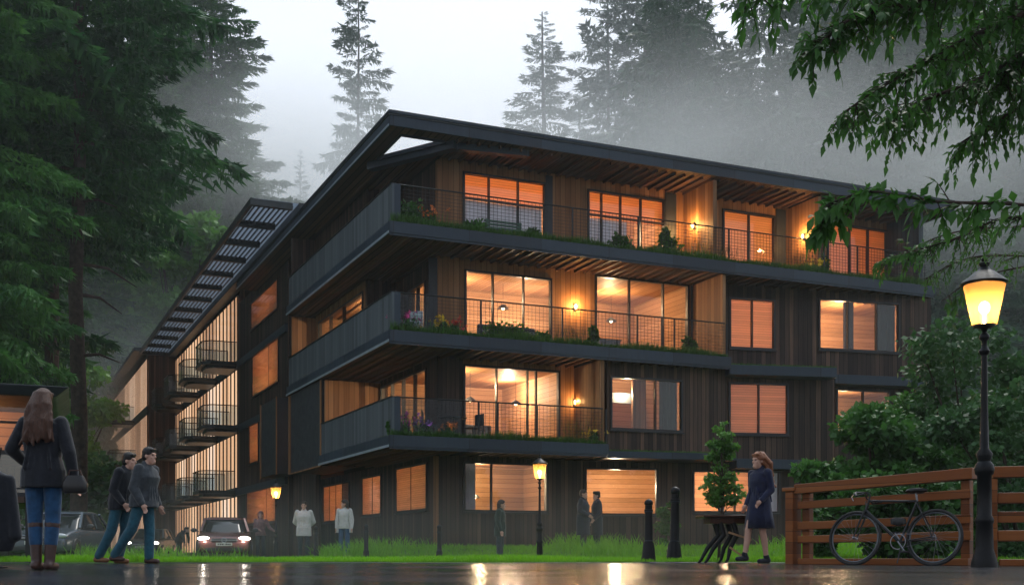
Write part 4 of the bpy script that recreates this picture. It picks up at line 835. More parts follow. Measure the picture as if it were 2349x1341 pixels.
# ------------------------------------------------------------------ bicycle
def bicycle(loc, rz, lean):
    r = empty('bicycle', loc, rz, 'black city bicycle with curved handlebar propped against the timber fence', 'bicycle'); r.rotation_euler = (lean, 0, rz)
    Rw = .335; fx, rx = -.51, .51; tyre, rim, sp = plain('tyre rubber', (.012, .012, .013), .7), plain('grey rim', (.12, .13, .14), .35, .8), plain('steel spoke', (.25, .25, .27), .3, .9); pt = plain('black bicycle paint', (.01, .012, .014), .3, .3)
    for x in (fx, rx):
        def ring(R_, q, n=40): return [(x+R_*math.cos(2*math.pi*k/n), 0, Rw+.01+R_*math.sin(2*math.pi*k/n)) for k in range(n+1)]
        m = MB(); m.tube(ring(Rw, 0), .019, 8, False); wh = m.build('wheel', tyre, r, True); m = MB(); m.tube(ring(Rw-.03, 0), .011, 6, False); m.build('rim', rim, wh, True)
        m = MB()
        for k in range(24): a = 2*math.pi*k/24; m.tube([(x+.02*math.cos(a+.8), .02*(-1)**k, Rw+.01+.02*math.sin(a+.8)), (x+(Rw-.035)*math.cos(a), 0, Rw+.01+(Rw-.035)*math.sin(a))], .0014, 4)
        m.cap((x, -.045, Rw+.01), (x, .045, Rw+.01), .018, .018); m.build('spokes', sp, wh)
    A = (fx, 0, Rw+.01); Bk = (rx, 0, Rw+.01); BB = (.08, 0, .29); HT, HB = (-.36, 0, .82), (-.39, 0, .70); ST = (.27, 0, .80); m = MB()
    for p, q, rr in ((HT, HB, .02), (HB, BB, .021), (BB, ST, .017), (HT, ST, .016)): m.tube([p, q], rr, 8)
    for s in (-.06, .06):
        m.tube([(BB[0], s*.5, BB[2]), (Bk[0], s, Bk[2])], .009, 6); m.tube([(ST[0], s*.3, ST[2]-.03), (Bk[0], s, Bk[2])], .008, 6)
    m.build('frame', pt, r, True); m = MB()
    for s in (-.05, .05): m.tube([(HB[0], s*.8, HB[2]-.02), (-.44, s, .55), (A[0], s, A[2])], [.013, .012, .008], 6)
    m.tube([(HB[0], -.05, HB[2]-.02), (HB[0], .05, HB[2]-.02)], .016, 6); m.build('fork', pt, r, True)
    m = MB(); m.tube([HT, (-.345, 0, .9), (-.39, 0, .93)], .013, 6); hb = [(-.30, -.27, .86), (-.42, -.24, .84), (-.47, -.16, .9), (-.39, 0, .93), (-.47, .16, .9), (-.42, .24, .84), (-.30, .27, .86)]; m.tube(hb, .013, 8); m.build('handlebar', pt, r, True)
    m = MB()
    for s in (-1, 1): m.tube([(-.46, s*.17, .9), (-.5, s*.2, .84), (-.46, s*.22, .78)], .006, 5)
    m.build('brake_lever', sp, r, True)
    m = MB(); m.tube([ST, (.245, 0, .91)], .013, 6); m.build('seat_post', sp, r); m = MB(); m.loft([((.24, 0, .905), .1, .05), ((.25, 0, .925), .14, .075), ((.26, 0, .95), .13, .07), ((.26, 0, .96), .07, .04)], 16); m.build('saddle', tyre, r, True)
    m = MB(); m.tube([(BB[0]+.095*math.cos(a), -.05, BB[2]+.095*math.sin(a)) for a in np.linspace(0, 6.283, 25)], .006, 5, False); m.tube([(BB[0], -.06, BB[2]), (BB[0]+.1, -.065, BB[2]-.13)], .01, 6); m.tube([(BB[0], .06, BB[2]), (BB[0]-.1, .065, BB[2]+.13)], .01, 6); m.build('crank', sp, r, True)
    m = MB(); m.box(.13, .23, -.12, -.07, .145, .165); m.box(-.07, .03, .07, .12, .415, .435); m.build('pedal', tyre, r)
    m = MB(); m.tube([(BB[0], -.05, BB[2]+.095), (Bk[0], -.05, Bk[2]+.035)], .004, 4); m.tube([(BB[0], -.05, BB[2]-.095), (Bk[0], -.05, Bk[2]-.035)], .004, 4); m.tube([(Bk[0]+.035*math.cos(a), -.05, Bk[2]+.035*math.sin(a)) for a in np.linspace(0, 6.283, 15)], .005, 4, False); m.build('chain', sp, r)
    m = MB(); m.tube([(.12, -.03, .27), (.15, -.2, .0)], .009, 6); m.build('kickstand', tyre, r)
    m = MB(); m.loft([((.05, 0, .5), .03, .02), ((.05, 0, .52), .1, .035), ((.04, 0, .58), .1, .035), ((.04, 0, .6), .04, .02)], 12); m.build('frame_bag', tyre, r, True); return r
dF = Vector((math.cos(FANG), math.sin(FANG), 0)); nF = Vector((-dF.y, dF.x, 0)); pB = FA+dF*1.75-nF*.42
bk = bicycle(on(2046, 15.5), FANG+R(5), R(-9)); bk.scale = (1.07,)*3
# ------------------------------------------------------------------ people
SK = plain('skin', (.52, .3, .22), .5, 0, .08, 12)
def cloth(name, c, v=.3): return plain(name+' cloth', c, .85, 0, v, 14, .25, .4, 60, .2)
def remesh(mb, name, mat, parent, vox, it=3):
    me = bpy.data.meshes.new(name); me.from_pydata(mb.v, [], mb.f); bm = bmesh.new(); bm.from_mesh(me); bmesh.ops.remove_doubles(bm, verts=bm.verts, dist=1e-5); bmesh.ops.recalc_face_normals(bm, faces=bm.faces); bm.to_mesh(me); bm.free()
    t = bpy.data.objects.new('t', me); COL.objects.link(t); r = t.modifiers.new('r', 'REMESH'); r.mode = 'VOXEL'; r.voxel_size = vox; r.use_smooth_shade = True
    if it: q = t.modifiers.new('s', 'SMOOTH'); q.factor = .5; q.iterations = it
    bpy.context.view_layer.update(); ev = t.evaluated_get(bpy.context.evaluated_depsgraph_get()); m2 = bpy.data.meshes.new_from_object(ev); bpy.data.objects.remove(t); bpy.data.meshes.remove(me)
    m2.name = name; m2.materials.clear(); m2.materials.append(mat); m2.polygons.foreach_set('use_smooth', [True]*len(m2.polygons)); o = bpy.data.objects.new(name, m2); COL.objects.link(o); o.parent = parent; return o
V_ = Vector
STAND = dict(pel=(0, 0, .95), wst=(0, .0, 1.08), chs=(0, .0, 1.28), nk=(0, .015, 1.46), hd=(0, -.01, 1.6), shL=(.185, .01, 1.41), elL=(.235, .03, 1.12), wrL=(.235, -.05, .87), shR=(-.185, .01, 1.41), elR=(-.235, .03, 1.12), wrR=(-.235, -.05, .87),
             hpL=(.09, 0, .92), knL=(.1, -.02, .5), anL=(.1, .02, .085), hpR=(-.09, 0, .92), knR=(-.1, -.02, .5), anR=(-.1, .02, .085))
def hand(mb, wr, el, side, s=1.0):
    d = (V_(wr)-V_(el)).normalized(); fwd = V_((0, -1, 0)); x = d.cross(fwd).normalized() if abs(d.dot(fwd)) < .95 else V_((1, 0, 0)); n = x.cross(d).normalized(); p = V_(wr)
    mb.cap(p, p+d*.05*s, .026*s, .034*s, 8); mb.cap(p+d*.04*s+n*.015*s, p+d*.085*s+n*.018*s, .022*s, .02*s, 8); mb.cap(p+d*.04*s-n*.015*s, p+d*.085*s-n*.018*s, .022*s, .02*s, 8)
    for k, L in enumerate((.055, .07, .075, .066)):
        b = p+d*.092*s+n*(-.033+.022*k)*s; m = b+d*L*.55*s-x*side*.006*s; e = m+d*L*.45*s-x*side*.022*s; mb.cap(b, m, .0088*s, .0085*s, 6); mb.cap(m, e, .0085*s, .0072*s, 6)
    b = p+d*.03*s+n*.03*s; mb.cap(b, b+d*.03*s+n*.025*s, .011*s, .0095*s, 6); mb.cap(b+d*.03*s+n*.025*s, b+d*.062*s+n*.03*s-x*side*.012*s, .0095*s, .008*s, 6)
def person(label, loc, rz, scale=1, J=None, top=None, top_hem=.86, top_loose=1.0, bot=None, dress=None, shoe=None, boots=0, hair=None, hair_kind='short', hood=None, vox=.016, skin=None, turn=0, coat_open=None, group=None, female=False, thick=1.0):
    j = dict(STAND); j.update(J or {}); j = {k: V_(v) for k, v in j.items()}; w_ = .93 if female else 1.0
    for k in ('shL', 'shR'): j[k].x = j['nk'].x+(j[k].x-j['nk'].x)*w_
    r = empty('person', loc, rz, label, 'person', group); r.scale = (scale,)*3; b = MB(); rot = Matrix.Rotation(turn, 3, 'Z'); h = j['hd']
    def hp(x, y, z): return h+rot @ V_((x, y, z))
    # body: one continuous surface
    b.ell(hp(0, .012, .035), (.074, .092, .098), 16, 10, rot); b.ell(hp(0, -.03, -.045), (.055, .062, .075), 14, 9, rot); b.cap(hp(0, -.08, -.085), hp(0, -.055, -.1), .026, .034)
    b.cap(hp(0, -.088, .02), hp(0, -.108, -.018), .009, .015, 8); b.ell(hp(0, -.1, -.024), (.018, .013, .01), 8, 6, rot); b.ell(hp(0, -.088, -.058), (.024, .012, .008), 8, 6, rot); b.cap(hp(-.04, -.08, .034), hp(.04, -.08, .034), .011, .011, 8)
    for s in (-1, 1): b.ell(hp(s*.075, .012, -.005), (.01, .02, .03), 8, 6, rot); b.ell(hp(s*.04, -.062, -.02), (.022, .02, .02), 8, 6, rot)
    b.cap(j['nk']-V_((0, 0, .06)), h-V_((0, -.02, .05)), .06*w_, .052*w_)
    def torso(mb, g, hem=None, fl=1.0, loose=1.0):
        P, W, C, Nk = j['pel'], j['wst'], j['chs'], j['nk']; rings = [((*P.xy, P.z-.09), .1+g, .085+g), (tuple(P), .155*fl+g, .115+g), (tuple(W), (.125 if female else .14)*loose+g, .095*loose+g), (tuple(C), .16*w_*loose+g, .115*loose+g), ((*(C*.35+Nk*.65).xy, C.z*.35+Nk.z*.65), .165*w_+g, .095+g), ((*Nk.xy, Nk.z-.005), .075+g*.6, .065+g*.6), ((*Nk.xy, Nk.z+.02), .058+g*.4, .055+g*.4)]
        if hem is not None: rings[0] = ((*P.xy, hem), (.165*fl*loose+g), (.125*loose+g)); rings[1] = ((*P.xy, max(P.z, hem+.04)), .16*fl*loose+g, .12*loose+g)
        mb.loft(rings, 18, 2.3)
    torso(b, -.01)
    for s in 'LR':
        S, E, W, H, K, A = (j[q+s] for q in ('sh', 'el', 'wr', 'hp', 'kn', 'an'))
        b.cap(S, E, .05*w_, .04*w_); b.cap(E, W, .04*w_, .026*w_); hand(b, W, E, 1 if s == 'L' else -1, .95 if female else 1)
        b.cap(H, K, .083, .056); b.cap(K, K.lerp(A, .35)+V_((0, .012, 0)), .053, .055); b.cap(K.lerp(A, .35)+V_((0, .012, 0)), A, .053, .036)
        ft = V_((0, -1, 0)); b.cap(A+V_((0, .03, -.045)), A+ft*.13+V_((0, 0, -.055)), .036, .03); b.cap(A, A+V_((0, .02, -.04)), .036, .038)
    remesh(b, 'body', skin or SK, r, min(vox, .011), 2)
    if turn is not None:
        e = MB()
        for s in (-1, 1): e.ell(hp(s*.032, -.079, .012), (.012, .008, .008), 8, 6, rot)
        e.build('eyes', plain('dark eye', (.02, .015, .012), .2), r, True)
    if bot:
        m = MB(); P = j['pel']; m.loft([((*P.xy, P.z-.1), .13, .1), (tuple(P), .163, .125), ((*P.xy, P.z+.1), .142, .11)], 16, 2.3)
        for s in 'LR':
            H, K, A = (j[q+s] for q in ('hp', 'kn', 'an')); th = thick; m.cap(H, K, .095, .073*th); m.cap(K, A+(K-A).normalized()*(.02 if not boots else boots*.5), .073*th, .064*th)
            for q in range(3): m.cap(K+V_((-.03, -.05, -.04+.03*q)), K+V_((.03, -.05, -.035+.03*q)), .012, .012, 6)
        remesh(m, 'trousers', bot, r, vox, 2)
    m = MB()
    for s in 'LR':
        A, K = j['an'+s], j['kn'+s]; m.cap(A+V_((0, .04, -.04)), A+V_((0, -.15, -.05)), .044, .036); m.cap(A+V_((0, -.0, .02 if not boots else 0)), A+V_((0, .03, -.04)), .048, .045)
        if boots: d = (K-A).normalized(); m.cap(A, A+d*boots, .05, .066); m.cap(A+d*(boots-.02), A+d*boots, .072, .072)
    if shoe: remesh(m, 'boots' if boots else 'shoes', shoe, r, vox*.8, 1)
    if top:
        m = MB(); torso(m, .028, top_hem, 1.0, top_loose)
        for s in 'LR':
            S, E, W = (j[q+s] for q in ('sh', 'el', 'wr')); m.cap(S, E, .076*w_, .058*top_loose); m.cap(E, E.lerp(W, .93), .058*top_loose, .044*top_loose)
            for q in range(3): m.cap(E.lerp(S, .12*q)+V_((-.03, .045, 0)), E.lerp(S, .12*q+.06)+V_((.03, .045, .0)), .014, .014, 6)
        m.cap(j['nk']+V_((0, .02, -.02)), j['nk']+V_((0, .01, .025)), .078, .07)
        for q in range(5): x = (-.12, -.05, .02, .08, .13)[q]; m.cap(j['pel']+V_((x, .13*top_loose, .02)), j['chs']+V_((x*.7, .115, -.05)), .016, .01, 6); m.cap(j['pel']+V_((x, -.135*top_loose, .0)), j['chs']+V_((x*.6, -.125, -.1)), .014, .01, 6)
        remesh(m, 'jacket' if not dress else 'dress_top', top, r, vox, 1)
    if dress:
        m = MB(); P = j['pel']; W = j['wst']; n = 26; V = []
        for q, (z, rx, ry) in enumerate(((W.z+.06, .15, .125), (P.z+.02, .185, .15), (P.z-.2, .215, .18), (dress, .245, .2))):
            for k in range(n): a = 2*math.pi*k/n; f = 1+.035*q*math.sin(k*2.4); V.append((P.x+rx*f*math.cos(a), P.y+ry*f*math.sin(a), z))
        m.add(V, [(q*n+k, q*n+(k+1) % n, (q+1)*n+(k+1) % n, (q+1)*n+k) for q in range(3) for k in range(n)]); o = m.build('skirt', top, r, True); so_ = o.modifiers.new('s', 'SOLIDIFY'); so_.thickness = .012
    if hair:
        m = MB(); m.ell(hp(0, .017, .06), (.086, .101, .09), 16, 10, rot); m.ell(hp(0, .05, .005), (.082, .075, .085), 14, 9, rot); m.cap(hp(-.05, -.065, .095), hp(.055, -.06, .1), .022, .026, 8)
        rr = random.Random(hash(label) % 999 if False else len(label))
        if hair_kind in ('long', 'curly'):
            for k in range(26):
                a = R(-62+ (304*k/25)) if False else R(20+140*k/25); x0, y0 = .086*math.cos(a), .035+.085*math.sin(a); ln = (.43 if hair_kind == 'long' else .44)+rr.uniform(-.05, .05); z = .06; prev = hp(x0*.8, y0*.8, z+.03); sprd = .75 if hair_kind == 'long' else .35
                for q in range(1, 6):
                    f = q/5; amp = .012 if hair_kind == 'long' else .03; nx = hp(x0*(1+sprd*f)+rr.gauss(0, amp), y0+.085*min(1, f*1.6)+rr.gauss(0, amp), z-ln*f); m.cap(prev, nx, .026*(1-.3*f)+(.008 if hair_kind == 'curly' else 0), .024*(1-.45*f)+(.008 if hair_kind == 'curly' else 0), 6); prev = nx
        if hair_kind == 'bob':
            for k in range(14): a = R(10+160*k/13); m.cap(hp(.08*math.cos(a), .03+.085*math.sin(a), .03), hp(.086*math.cos(a), .03+.085*math.sin(a), -.1), .026, .018, 6)
        if hair_kind == 'bun': m.ell(hp(0, .1, .08), (.045, .045, .045))
        if hair_kind == 'cap': m.loft([(hp(0, 0, .07), .098, .11), (hp(0, 0, .1), .105, .115), (hp(0, 0, .145), .095, .1)], 16)
        if hair_kind == 'curly':
            for k in range(70): u, v = rr.uniform(0, 6.28), rr.uniform(-.1, 1); m.ell(hp(.088*math.cos(u)*math.sqrt(1-v*v*.9), .03+.1*math.sin(u)*math.sqrt(1-v*v*.9) if math.sin(u) > -.4 else .0, .04+.085*v), (rr.uniform(.024, .042),)*3, 8, 6)
        remesh(m, 'hair' if hair_kind != 'cap' else 'hat', hair, r, .011, 1)
    if coat_open:
        m = MB()
        for s in (-1, 1):
            m.loft([((s*.2, .0, .74), .045, .1), ((s*.2, .0, 1.0), .045, .1), ((s*.17, -.0, 1.38), .04, .09)], 12)
        remesh(m, 'cardigan', coat_open, r, vox, 1)
    return r
jeans = cloth('teal jeans', (.02, .09, .13)); dk = cloth('black jacket', (.012, .014, .02)); navy = cloth('navy dress', (.008, .012, .04)); grey = cloth('grey jacket', (.04, .047, .055)); white = cloth('white knit', (.55, .54, .52), .12)
bl = cloth('blue jeans', (.018, .07, .16)); gt_ = cloth('grey trousers', (.03, .04, .055)); green = cloth('dark green coat', (.012, .028, .022)); coat = cloth('dark blue coat', (.012, .018, .03)); brb = plain('brown leather', (.05, .02, .014), .45, 0, .3, 12); tan = plain('tan leather', (.2, .09, .035), .5, 0, .3, 12); pink = cloth('dusty pink top', (.22, .12, .12))
def hairm(n, c):
    m, t, b, o = nm(n+' hair'); k = noise(t, mapping(t, objco(t), (130, 130, 9)), 1, 4, .7); t.links.new(ramp(t, k, [(.3, tuple(x*.35 for x in c)), (.7, tuple(min(1, x*1.5) for x in c))]), b.inputs['Base Color']); b.inputs['Roughness'].default_value = .45; b.inputs['Specular IOR Level'].default_value = .35; bump(t, b, k, 1.0, .012); return m
brown = hairm('auburn', (.075, .03, .016)); black = hairm('black', (.01, .009, .009)); curl = hairm('curly ginger', (.26, .1, .045)); dbr = hairm('dark brown', (.03, .018, .012)); blond = hairm('fair', (.3, .2, .12))
w1 = person('woman with long auburn hair from behind, black jacket, jeans and tall boots', on(100, 11.25), R(180), 1.0,
    J=dict(elL=(.3, .02, 1.16), wrL=(.25, -.16, 1.05), elR=(-.265, .05, 1.12), wrR=(-.29, -.02, .86), knL=(.085, -.01, .5), knR=(-.085, -.01, .5), anL=(.06, .02, .085), anR=(-.065, .02, .085)),
    top=dk, top_hem=.79, top_loose=1.12, bot=bl, shoe=brb, boots=.36, hair=brown, hair_kind='long', vox=.011, female=True)
hb = empty('handbag', on(172, 11.15, 0), R(180), 'black handbag held in the hand of the long haired woman', 'handbag'); m = MB(); m.loft([((0, .0, .73), .09, .05), ((0, 0, .75), .115, .06), ((.0, 0, .82), .12, .065), ((0, 0, .9), .08, .04)], 16, 3); m.build('bag', plain('black leather', (.01, .009, .01), .35), hb, True)
m = MB(); m.tube([(-.07, 0, .89), (-.05, 0, .95), (.05, 0, .95), (.07, 0, .89)], .008, 6); m.build('strap', brb, hb, True)
gC = 'two men walking side by side'
person('man in black jacket and teal jeans leaning close behind the grey jacketed man', on(277, 18.6), R(78), 1.03, group=gC,
    J=dict(chs=(0, -.03, 1.28), nk=(0, -.09, 1.44), hd=(0, -.15, 1.57), shL=(.18, -.08, 1.4), shR=(-.18, -.08, 1.4), elL=(.24, -.02, 1.12), wrL=(.2, -.2, .95), elR=(-.22, .0, 1.12), wrR=(-.2, -.16, .92), knL=(.1, -.02, .5), anL=(.1, .1, .085), knR=(-.1, .1, .5), anR=(-.1, .32, .1)),
    top=dk, top_hem=.82, top_loose=1.15, bot=jeans, shoe=tan, hair=black, vox=.012, thick=1.1)
person('man in loose grey jacket and teal jeans striding with his weight forward', on(330, 18.2), R(72), 1.04, group=gC,
    J=dict(chs=(0, -.04, 1.28), nk=(0, -.05, 1.46), hd=(0, -.1, 1.6), shL=(.19, -.05, 1.41), shR=(-.19, -.05, 1.41), elL=(.25, .04, 1.12), wrL=(.23, -.1, .88), elR=(-.25, .0, 1.12), wrR=(-.24, -.14, .88), knL=(.1, -.03, .5), anL=(.1, -.02, .085), knR=(-.1, .14, .52), anR=(-.1, .45, .12)),
    top=grey, top_hem=.84, top_loose=1.3, bot=jeans, shoe=brb, hair=black, vox=.012, thick=1.1)
person('slim person in dusty pink top and grey trousers standing right of the red car', on(598, 40), R(10), .98, J=dict(elR=(-.2, .05, 1.13), wrR=(-.06, -.14, 1.08), elL=(.3, -.02, 1.15), wrL=(.45, -.12, 1.05)), top=pink, top_hem=.88, bot=gt_, shoe=dk, hair=pink, hair_kind='bob', female=True)
person('person in long white jumper with hands clasped behind the back', on(697, 34.5), R(4), 1.02, J=dict(elL=(.27, .1, 1.13), wrL=(.1, .17, .98), elR=(-.27, .1, 1.13), wrR=(-.1, .17, .98)), top=white, top_hem=.72, top_loose=1.18, bot=gt_, shoe=dk, hair=dbr, vox=.014)
person('dark haired woman in open white cardigan and blue jeans turning her head', on(790, 34.5), R(-6), .98, top=white, top_hem=.86, bot=bl, shoe=dk, hair=dbr, hair_kind='bob', turn=R(-65), coat_open=white, vox=.014, female=True)
person('person in dark green coat standing side on by the slim lamp post', on(1147, 32), R(84), .99, J=dict(hd=(0, -.05, 1.59), nk=(0, -.02, 1.45), elL=(.22, .03, 1.13), elR=(-.22, .03, 1.13), knL=(.08, -.03, .5), knR=(-.08, .02, .5)), top=green, top_hem=.72, top_loose=1.12, bot=gt_, shoe=dk, hair=dbr, hair_kind='bob', vox=.014)
gD = 'couple in dark coats in the tall grass'
person('broader person of the couple in dark coats, looking toward the window', on(1338, 35.0), R(70), 1.06, group=gD, top=coat, top_hem=.45, top_loose=1.3, bot=coat, shoe=dk, hair=dbr, vox=.015, J=dict(wrL=(.2, -.2, 1.0), wrR=(-.2, -.2, 1.0)))
person('smaller person of the couple in dark coats, with flat black hat', on(1369, 35.2), R(-75), 1.02, group=gD, top=coat, top_hem=.45, top_loose=1.15, bot=coat, shoe=dk, hair=black, hair_kind='cap', vox=.015, female=True, J=dict(wrL=(.2, -.14, .92)))
person('woman with ginger curls in navy knee length dress walking past the dark table', on(1742, 18.7), R(-58), 1.02,
    J=dict(elL=(.21, .05, 1.14), wrL=(.17, -.13, .97), elR=(-.22, .05, 1.13), wrR=(-.19, -.1, .92), knL=(.09, -.02, .5), anL=(.09, .06, .085), knR=(-.08, -.16, .51), anR=(-.1, -.22, .12), hd=(0, -.03, 1.6)),
    top=navy, top_hem=.9, dress=.55, shoe=dk, hair=curl, hair_kind='curly', vox=.011, female=True)
person('dark stooping figure in the mist left of the red car', on(410, 52), R(70), .92, J=dict(wst=(0, -.06, 1.1), chs=(0, -.2, 1.25), nk=(0, -.36, 1.36), hd=(0, -.46, 1.42), shL=(.18, -.33, 1.33), shR=(-.18, -.33, 1.33), elL=(.2, -.42, 1.05), wrL=(.16, -.45, .78), elR=(-.2, -.42, 1.05), wrR=(-.16, -.45, .78)), top=dk, top_hem=.8, top_loose=1.2, bot=gt_, shoe=dk, hair=black)
# coat hanging at the pavilion
m = MB(); V = []; n = 16
for z, rx, ry, ox in ((.18, .2, .07, 0), (.3, .23, .09, .01), (.75, .2, .1, 0), (1.0, .17, .1, -.02), (1.06, .08, .06, -.04)): V.append(((ox, 0, z), rx, ry))
m.loft(V, 18, 2.4); m.cap((.17, 0, .95), (.24, -.02, .35), .06, .07); ob = remesh(m, 'coat', dk, None, .016, 2); ob.location = (X(-14, 12.6), 12.6, 0); tag(ob, 'black coat at the left picture edge, mostly cut off', 'coat')
cs = MB(); cs.tube([(0, 0, -.05), (0, 0, 1.35)], .014, 6); cs.lathe([(.16, 0), (.16, .015), (.03, .03)], 14); cs.tube([(-.1, 0, 1.3), (-.07, 0, 1.1), (.0, 0, 1.12), (.07, 0, 1.1), (.1, 0, 1.3)], .01, 5); o = cs.build('coat_stand', M['iron'], None, True); o.location = (X(-14, 12.6)-.02, 12.6, 0); tag(o, 'thin dark stand holding up the black coat', 'coat stand')
# ------------------------------------------------------------------ cars
def car(loc, rz, paint, label, glow, group=None, sc=1.0):
    r = empty('parked_car', loc, rz, label, 'car', group); r.scale = (sc,)*3
    st = [(-2.14, .38, .58, .66), (-2.1, .26, .68, .8), (-1.95, .2, .8, .87), (-1.3, .19, .93, .91), (-.75, .19, .99, .92), (.9, .19, 1.0, .92), (1.75, .22, 1.0, .88), (2.08, .3, .95, .8), (2.14, .42, .85, .72)]
    m = MB(); n = 24; V = []
    for y, z0, z1, hw in st:
        for k in range(n):
            a = 2*math.pi*(k+.5)/n; ca, sa = math.cos(a), math.sin(a); V.append((hw*math.copysign(abs(ca)**.42, ca), y, (z0+z1)/2+(z1-z0)/2*math.copysign(abs(sa)**.42, sa)))
    m.add(V, [(i*n+k, i*n+(k+1) % n, (i+1)*n+(k+1) % n, (i+1)*n+k) for i in range(len(st)-1) for k in range(n)]+[tuple(range(n))[::-1], tuple((len(st)-1)*n+k for k in range(n))]); bd = m.build('body', paint, r, True)
    sb = bd.modifiers.new('s', 'SUBSURF'); sb.levels = sb.render_levels = 1
    m = MB(); m.loft([((0, .5, .95), .84, 1.32), ((0, .55, 1.2), .755, 1.02), ((0, .6, 1.42), .66, .74)], 32, 5); m.build('windows', plain('dark car glass', (.01, .012, .014), .06, 0, .1), r, True)
    m = MB(); m.loft([((0, .6, 1.4), .68, .8), ((0, .6, 1.45), .67, .78), ((0, .62, 1.485), .58, .65)], 32, 4.5)
    for s in (-1, 1):
        for y0, y1 in ((-.78, -.18), (1.8, 1.32)): m.bar((s*.79, y0, .96), (s*.655, y1, 1.43), .07, .06)
        m.bar((s*.835, .55, .96), (s*.68, .58, 1.43), .06, .05)
    m.build('roof', paint, bd, True)
    blk = plain('black car plastic', (.012, .013, .015), .5); chrome = plain('chrome', (.5, .52, .54), .15, 1, .05)
    for s in (-1, 1):
        for y in (-1.32, 1.3):
            m = MB(); m.tube([(s*.8, y, .33), (s*.93, y, .33)], .335, 24); w_ = m.build('wheel', blk, r, True, .03); m = MB(); m.tube([(s*.9, y, .33), (s*.936, y, .33)], .2, 16); m.build('rim', chrome, w_, True)
        m = MB(); m.ell((s*.66, -2.0, .72), (.2, .1, .075), 16, 9); m.build('headlight', emit('lit headlight', (1, .93, .8), glow) if glow else plain('headlight glass', (.55, .58, .6), .1), r, True)
        m = MB(); m.ell((s*1.03, -.55, 1.02), (.11, .06, .075)); m.bar((s*.86, -.55, .98), (s*1.0, -.55, 1.0), .04, .03); m.build('mirror', blk, r, True)
    m = MB(); m.box(-.42, .42, -2.17, -2.1, .6, .72); g = m.build('grille', blk, r, False, .02); m = MB(); m.box(-.46, .46, -2.185, -2.172, .655, .672); m.tube([(.075*math.cos(a), -2.19, .66+.075*math.sin(a)) for a in np.linspace(0, 6.283, 21)], .012, 6, False); m.build('emblem', chrome, g, True)
    m = MB(); m.box(-.6, .6, -2.16, -2.08, .3, .42); m.build('air_intake', blk, r, False, .02)
    m = MB(); m.box(-.26, .26, -2.205, -2.186, .47, .58); p = m.build('number_plate', plain('plate white', (.6, .6, .56), .4), r, False, .005); m = MB()
    for k, wd in enumerate((.03, .045, .045, .02, .045, .045, .04)): x = -.2+k*.062; m.box(x, x+wd, -2.209, -2.2055, .5, .55)
    m.build('plate_marks', blk, p); return r
def cpaint(n, c): return plain(n, c, .22, .35, .12, 3, .6)
car(on(143, 34, -.06), R(1), cpaint('slate grey car paint', (.09, .11, .13)), 'slate coloured saloon car with unlit headlights behind the long haired woman', 0, None, .97)
c2 = car(on(516, 38, -.05), R(13), cpaint('maroon car paint', (.15, .06, .055)), 'maroon estate car with lit headlights facing the viewer', 6, None, .93)
for s in (-.66, .66):
    q = c2.matrix_basis @ Vector((s, -2.25, .72)); lamp('headlight_beam', q, 8, (1, .9, .75), .06)
car(on(346, 60, -.05), R(4), cpaint('grey car paint', (.05, .055, .06)), 'grey car with lit headlights mostly hidden behind the two walking men', 9)
# ------------------------------------------------------------------ plant table
tb = empty('garden_table', on(1662, 19.1), R(8), 'dark wooden table with black sabre legs and a slanting brace', 'table'); dw = boards('dark table wood', [(.04, .016, .01), (.09, .035, .02), (.14, .06, .035)], .12, 'y', along='x', rough=.35)
m = MB(); m.box(-.42, .42, -.25, .25, .735, .78); m.build('tabletop', dw, tb, False, .012); m = MB(); m.box(-.3, .36, -.18, .18, .64, .732); m.build('apron', dw, tb)
for s in (-1, 1):
    for x0, x1 in ((-.12, -.36), (.1, -.02)):
        m = MB(); m.tube([(x0, s*.14, .66), (x0+.06, s*.15, .45), ((x0+x1)/2, s*.16, .24), (x1+.02, s*.17, .06), (x1-.04, s*.17, -.02)], [.05, .045, .038, .026, .02], 8); m.build('leg', M['iron'], tb, True)
m = MB(); lt = plain('pale timber', (.35, .2, .1), .6)
m.bar((.0, -.2, .5), (.38, -.22, .38), .03, .03); m.bar((.02, -.2, .26), (.3, -.24, .06), .03, .03); m.build('brace', lt, tb)
pl = empty('young_tree', on(1656, 19.75), 0, 'slender light green young tree growing right behind the dark table', 'tree'); rg = np.random.default_rng(31)
lbs = [((x, rg.normal(0, .08), z), (r_, r_, r_*.55)) for x, z, r_ in ((-.2, .3, .12), (-.08, .2, .16), (.14, .22, .15), (-.28, .44, .09), (.0, .4, .17), (.2, .42, .12), (-.14, .58, .14), (.1, .6, .15), (-.02, .76, .12), (.3, .3, .08), (-.1, .95, .13), (.1, .98, .12), (.0, 1.12, .17), (-.14, 1.16, .1), (.2, 1.1, .09), (.05, 1.28, .12), (-.04, 1.4, .08), (.02, 1.5, .05))]
lbs = [((c_[0]*1.05, c_[1], c_[2]+.82), r_) for c_, r_ in lbs]; m = MB(); m.tube([(-.06, 0, -.1), (-.03, 0, .5), (0, 0, .9), (.02, 0, 1.3), (-.01, 0, 1.75), (.01, 0, 2.15)], [.03, .026, .022, .018, .012, .005], 6); npmesh('crown', leafcloud(rg, 3000, lbs, .06), M['leaf_lime'], pl); m.build('trunk', M['bark'], pl, True)
m = MB()
for c_, r_ in lbs: m.tube([(0, 0, c_[2]*.7), c_], [.008, .003], 5)
m.build('twigs', M['bark'], pl)
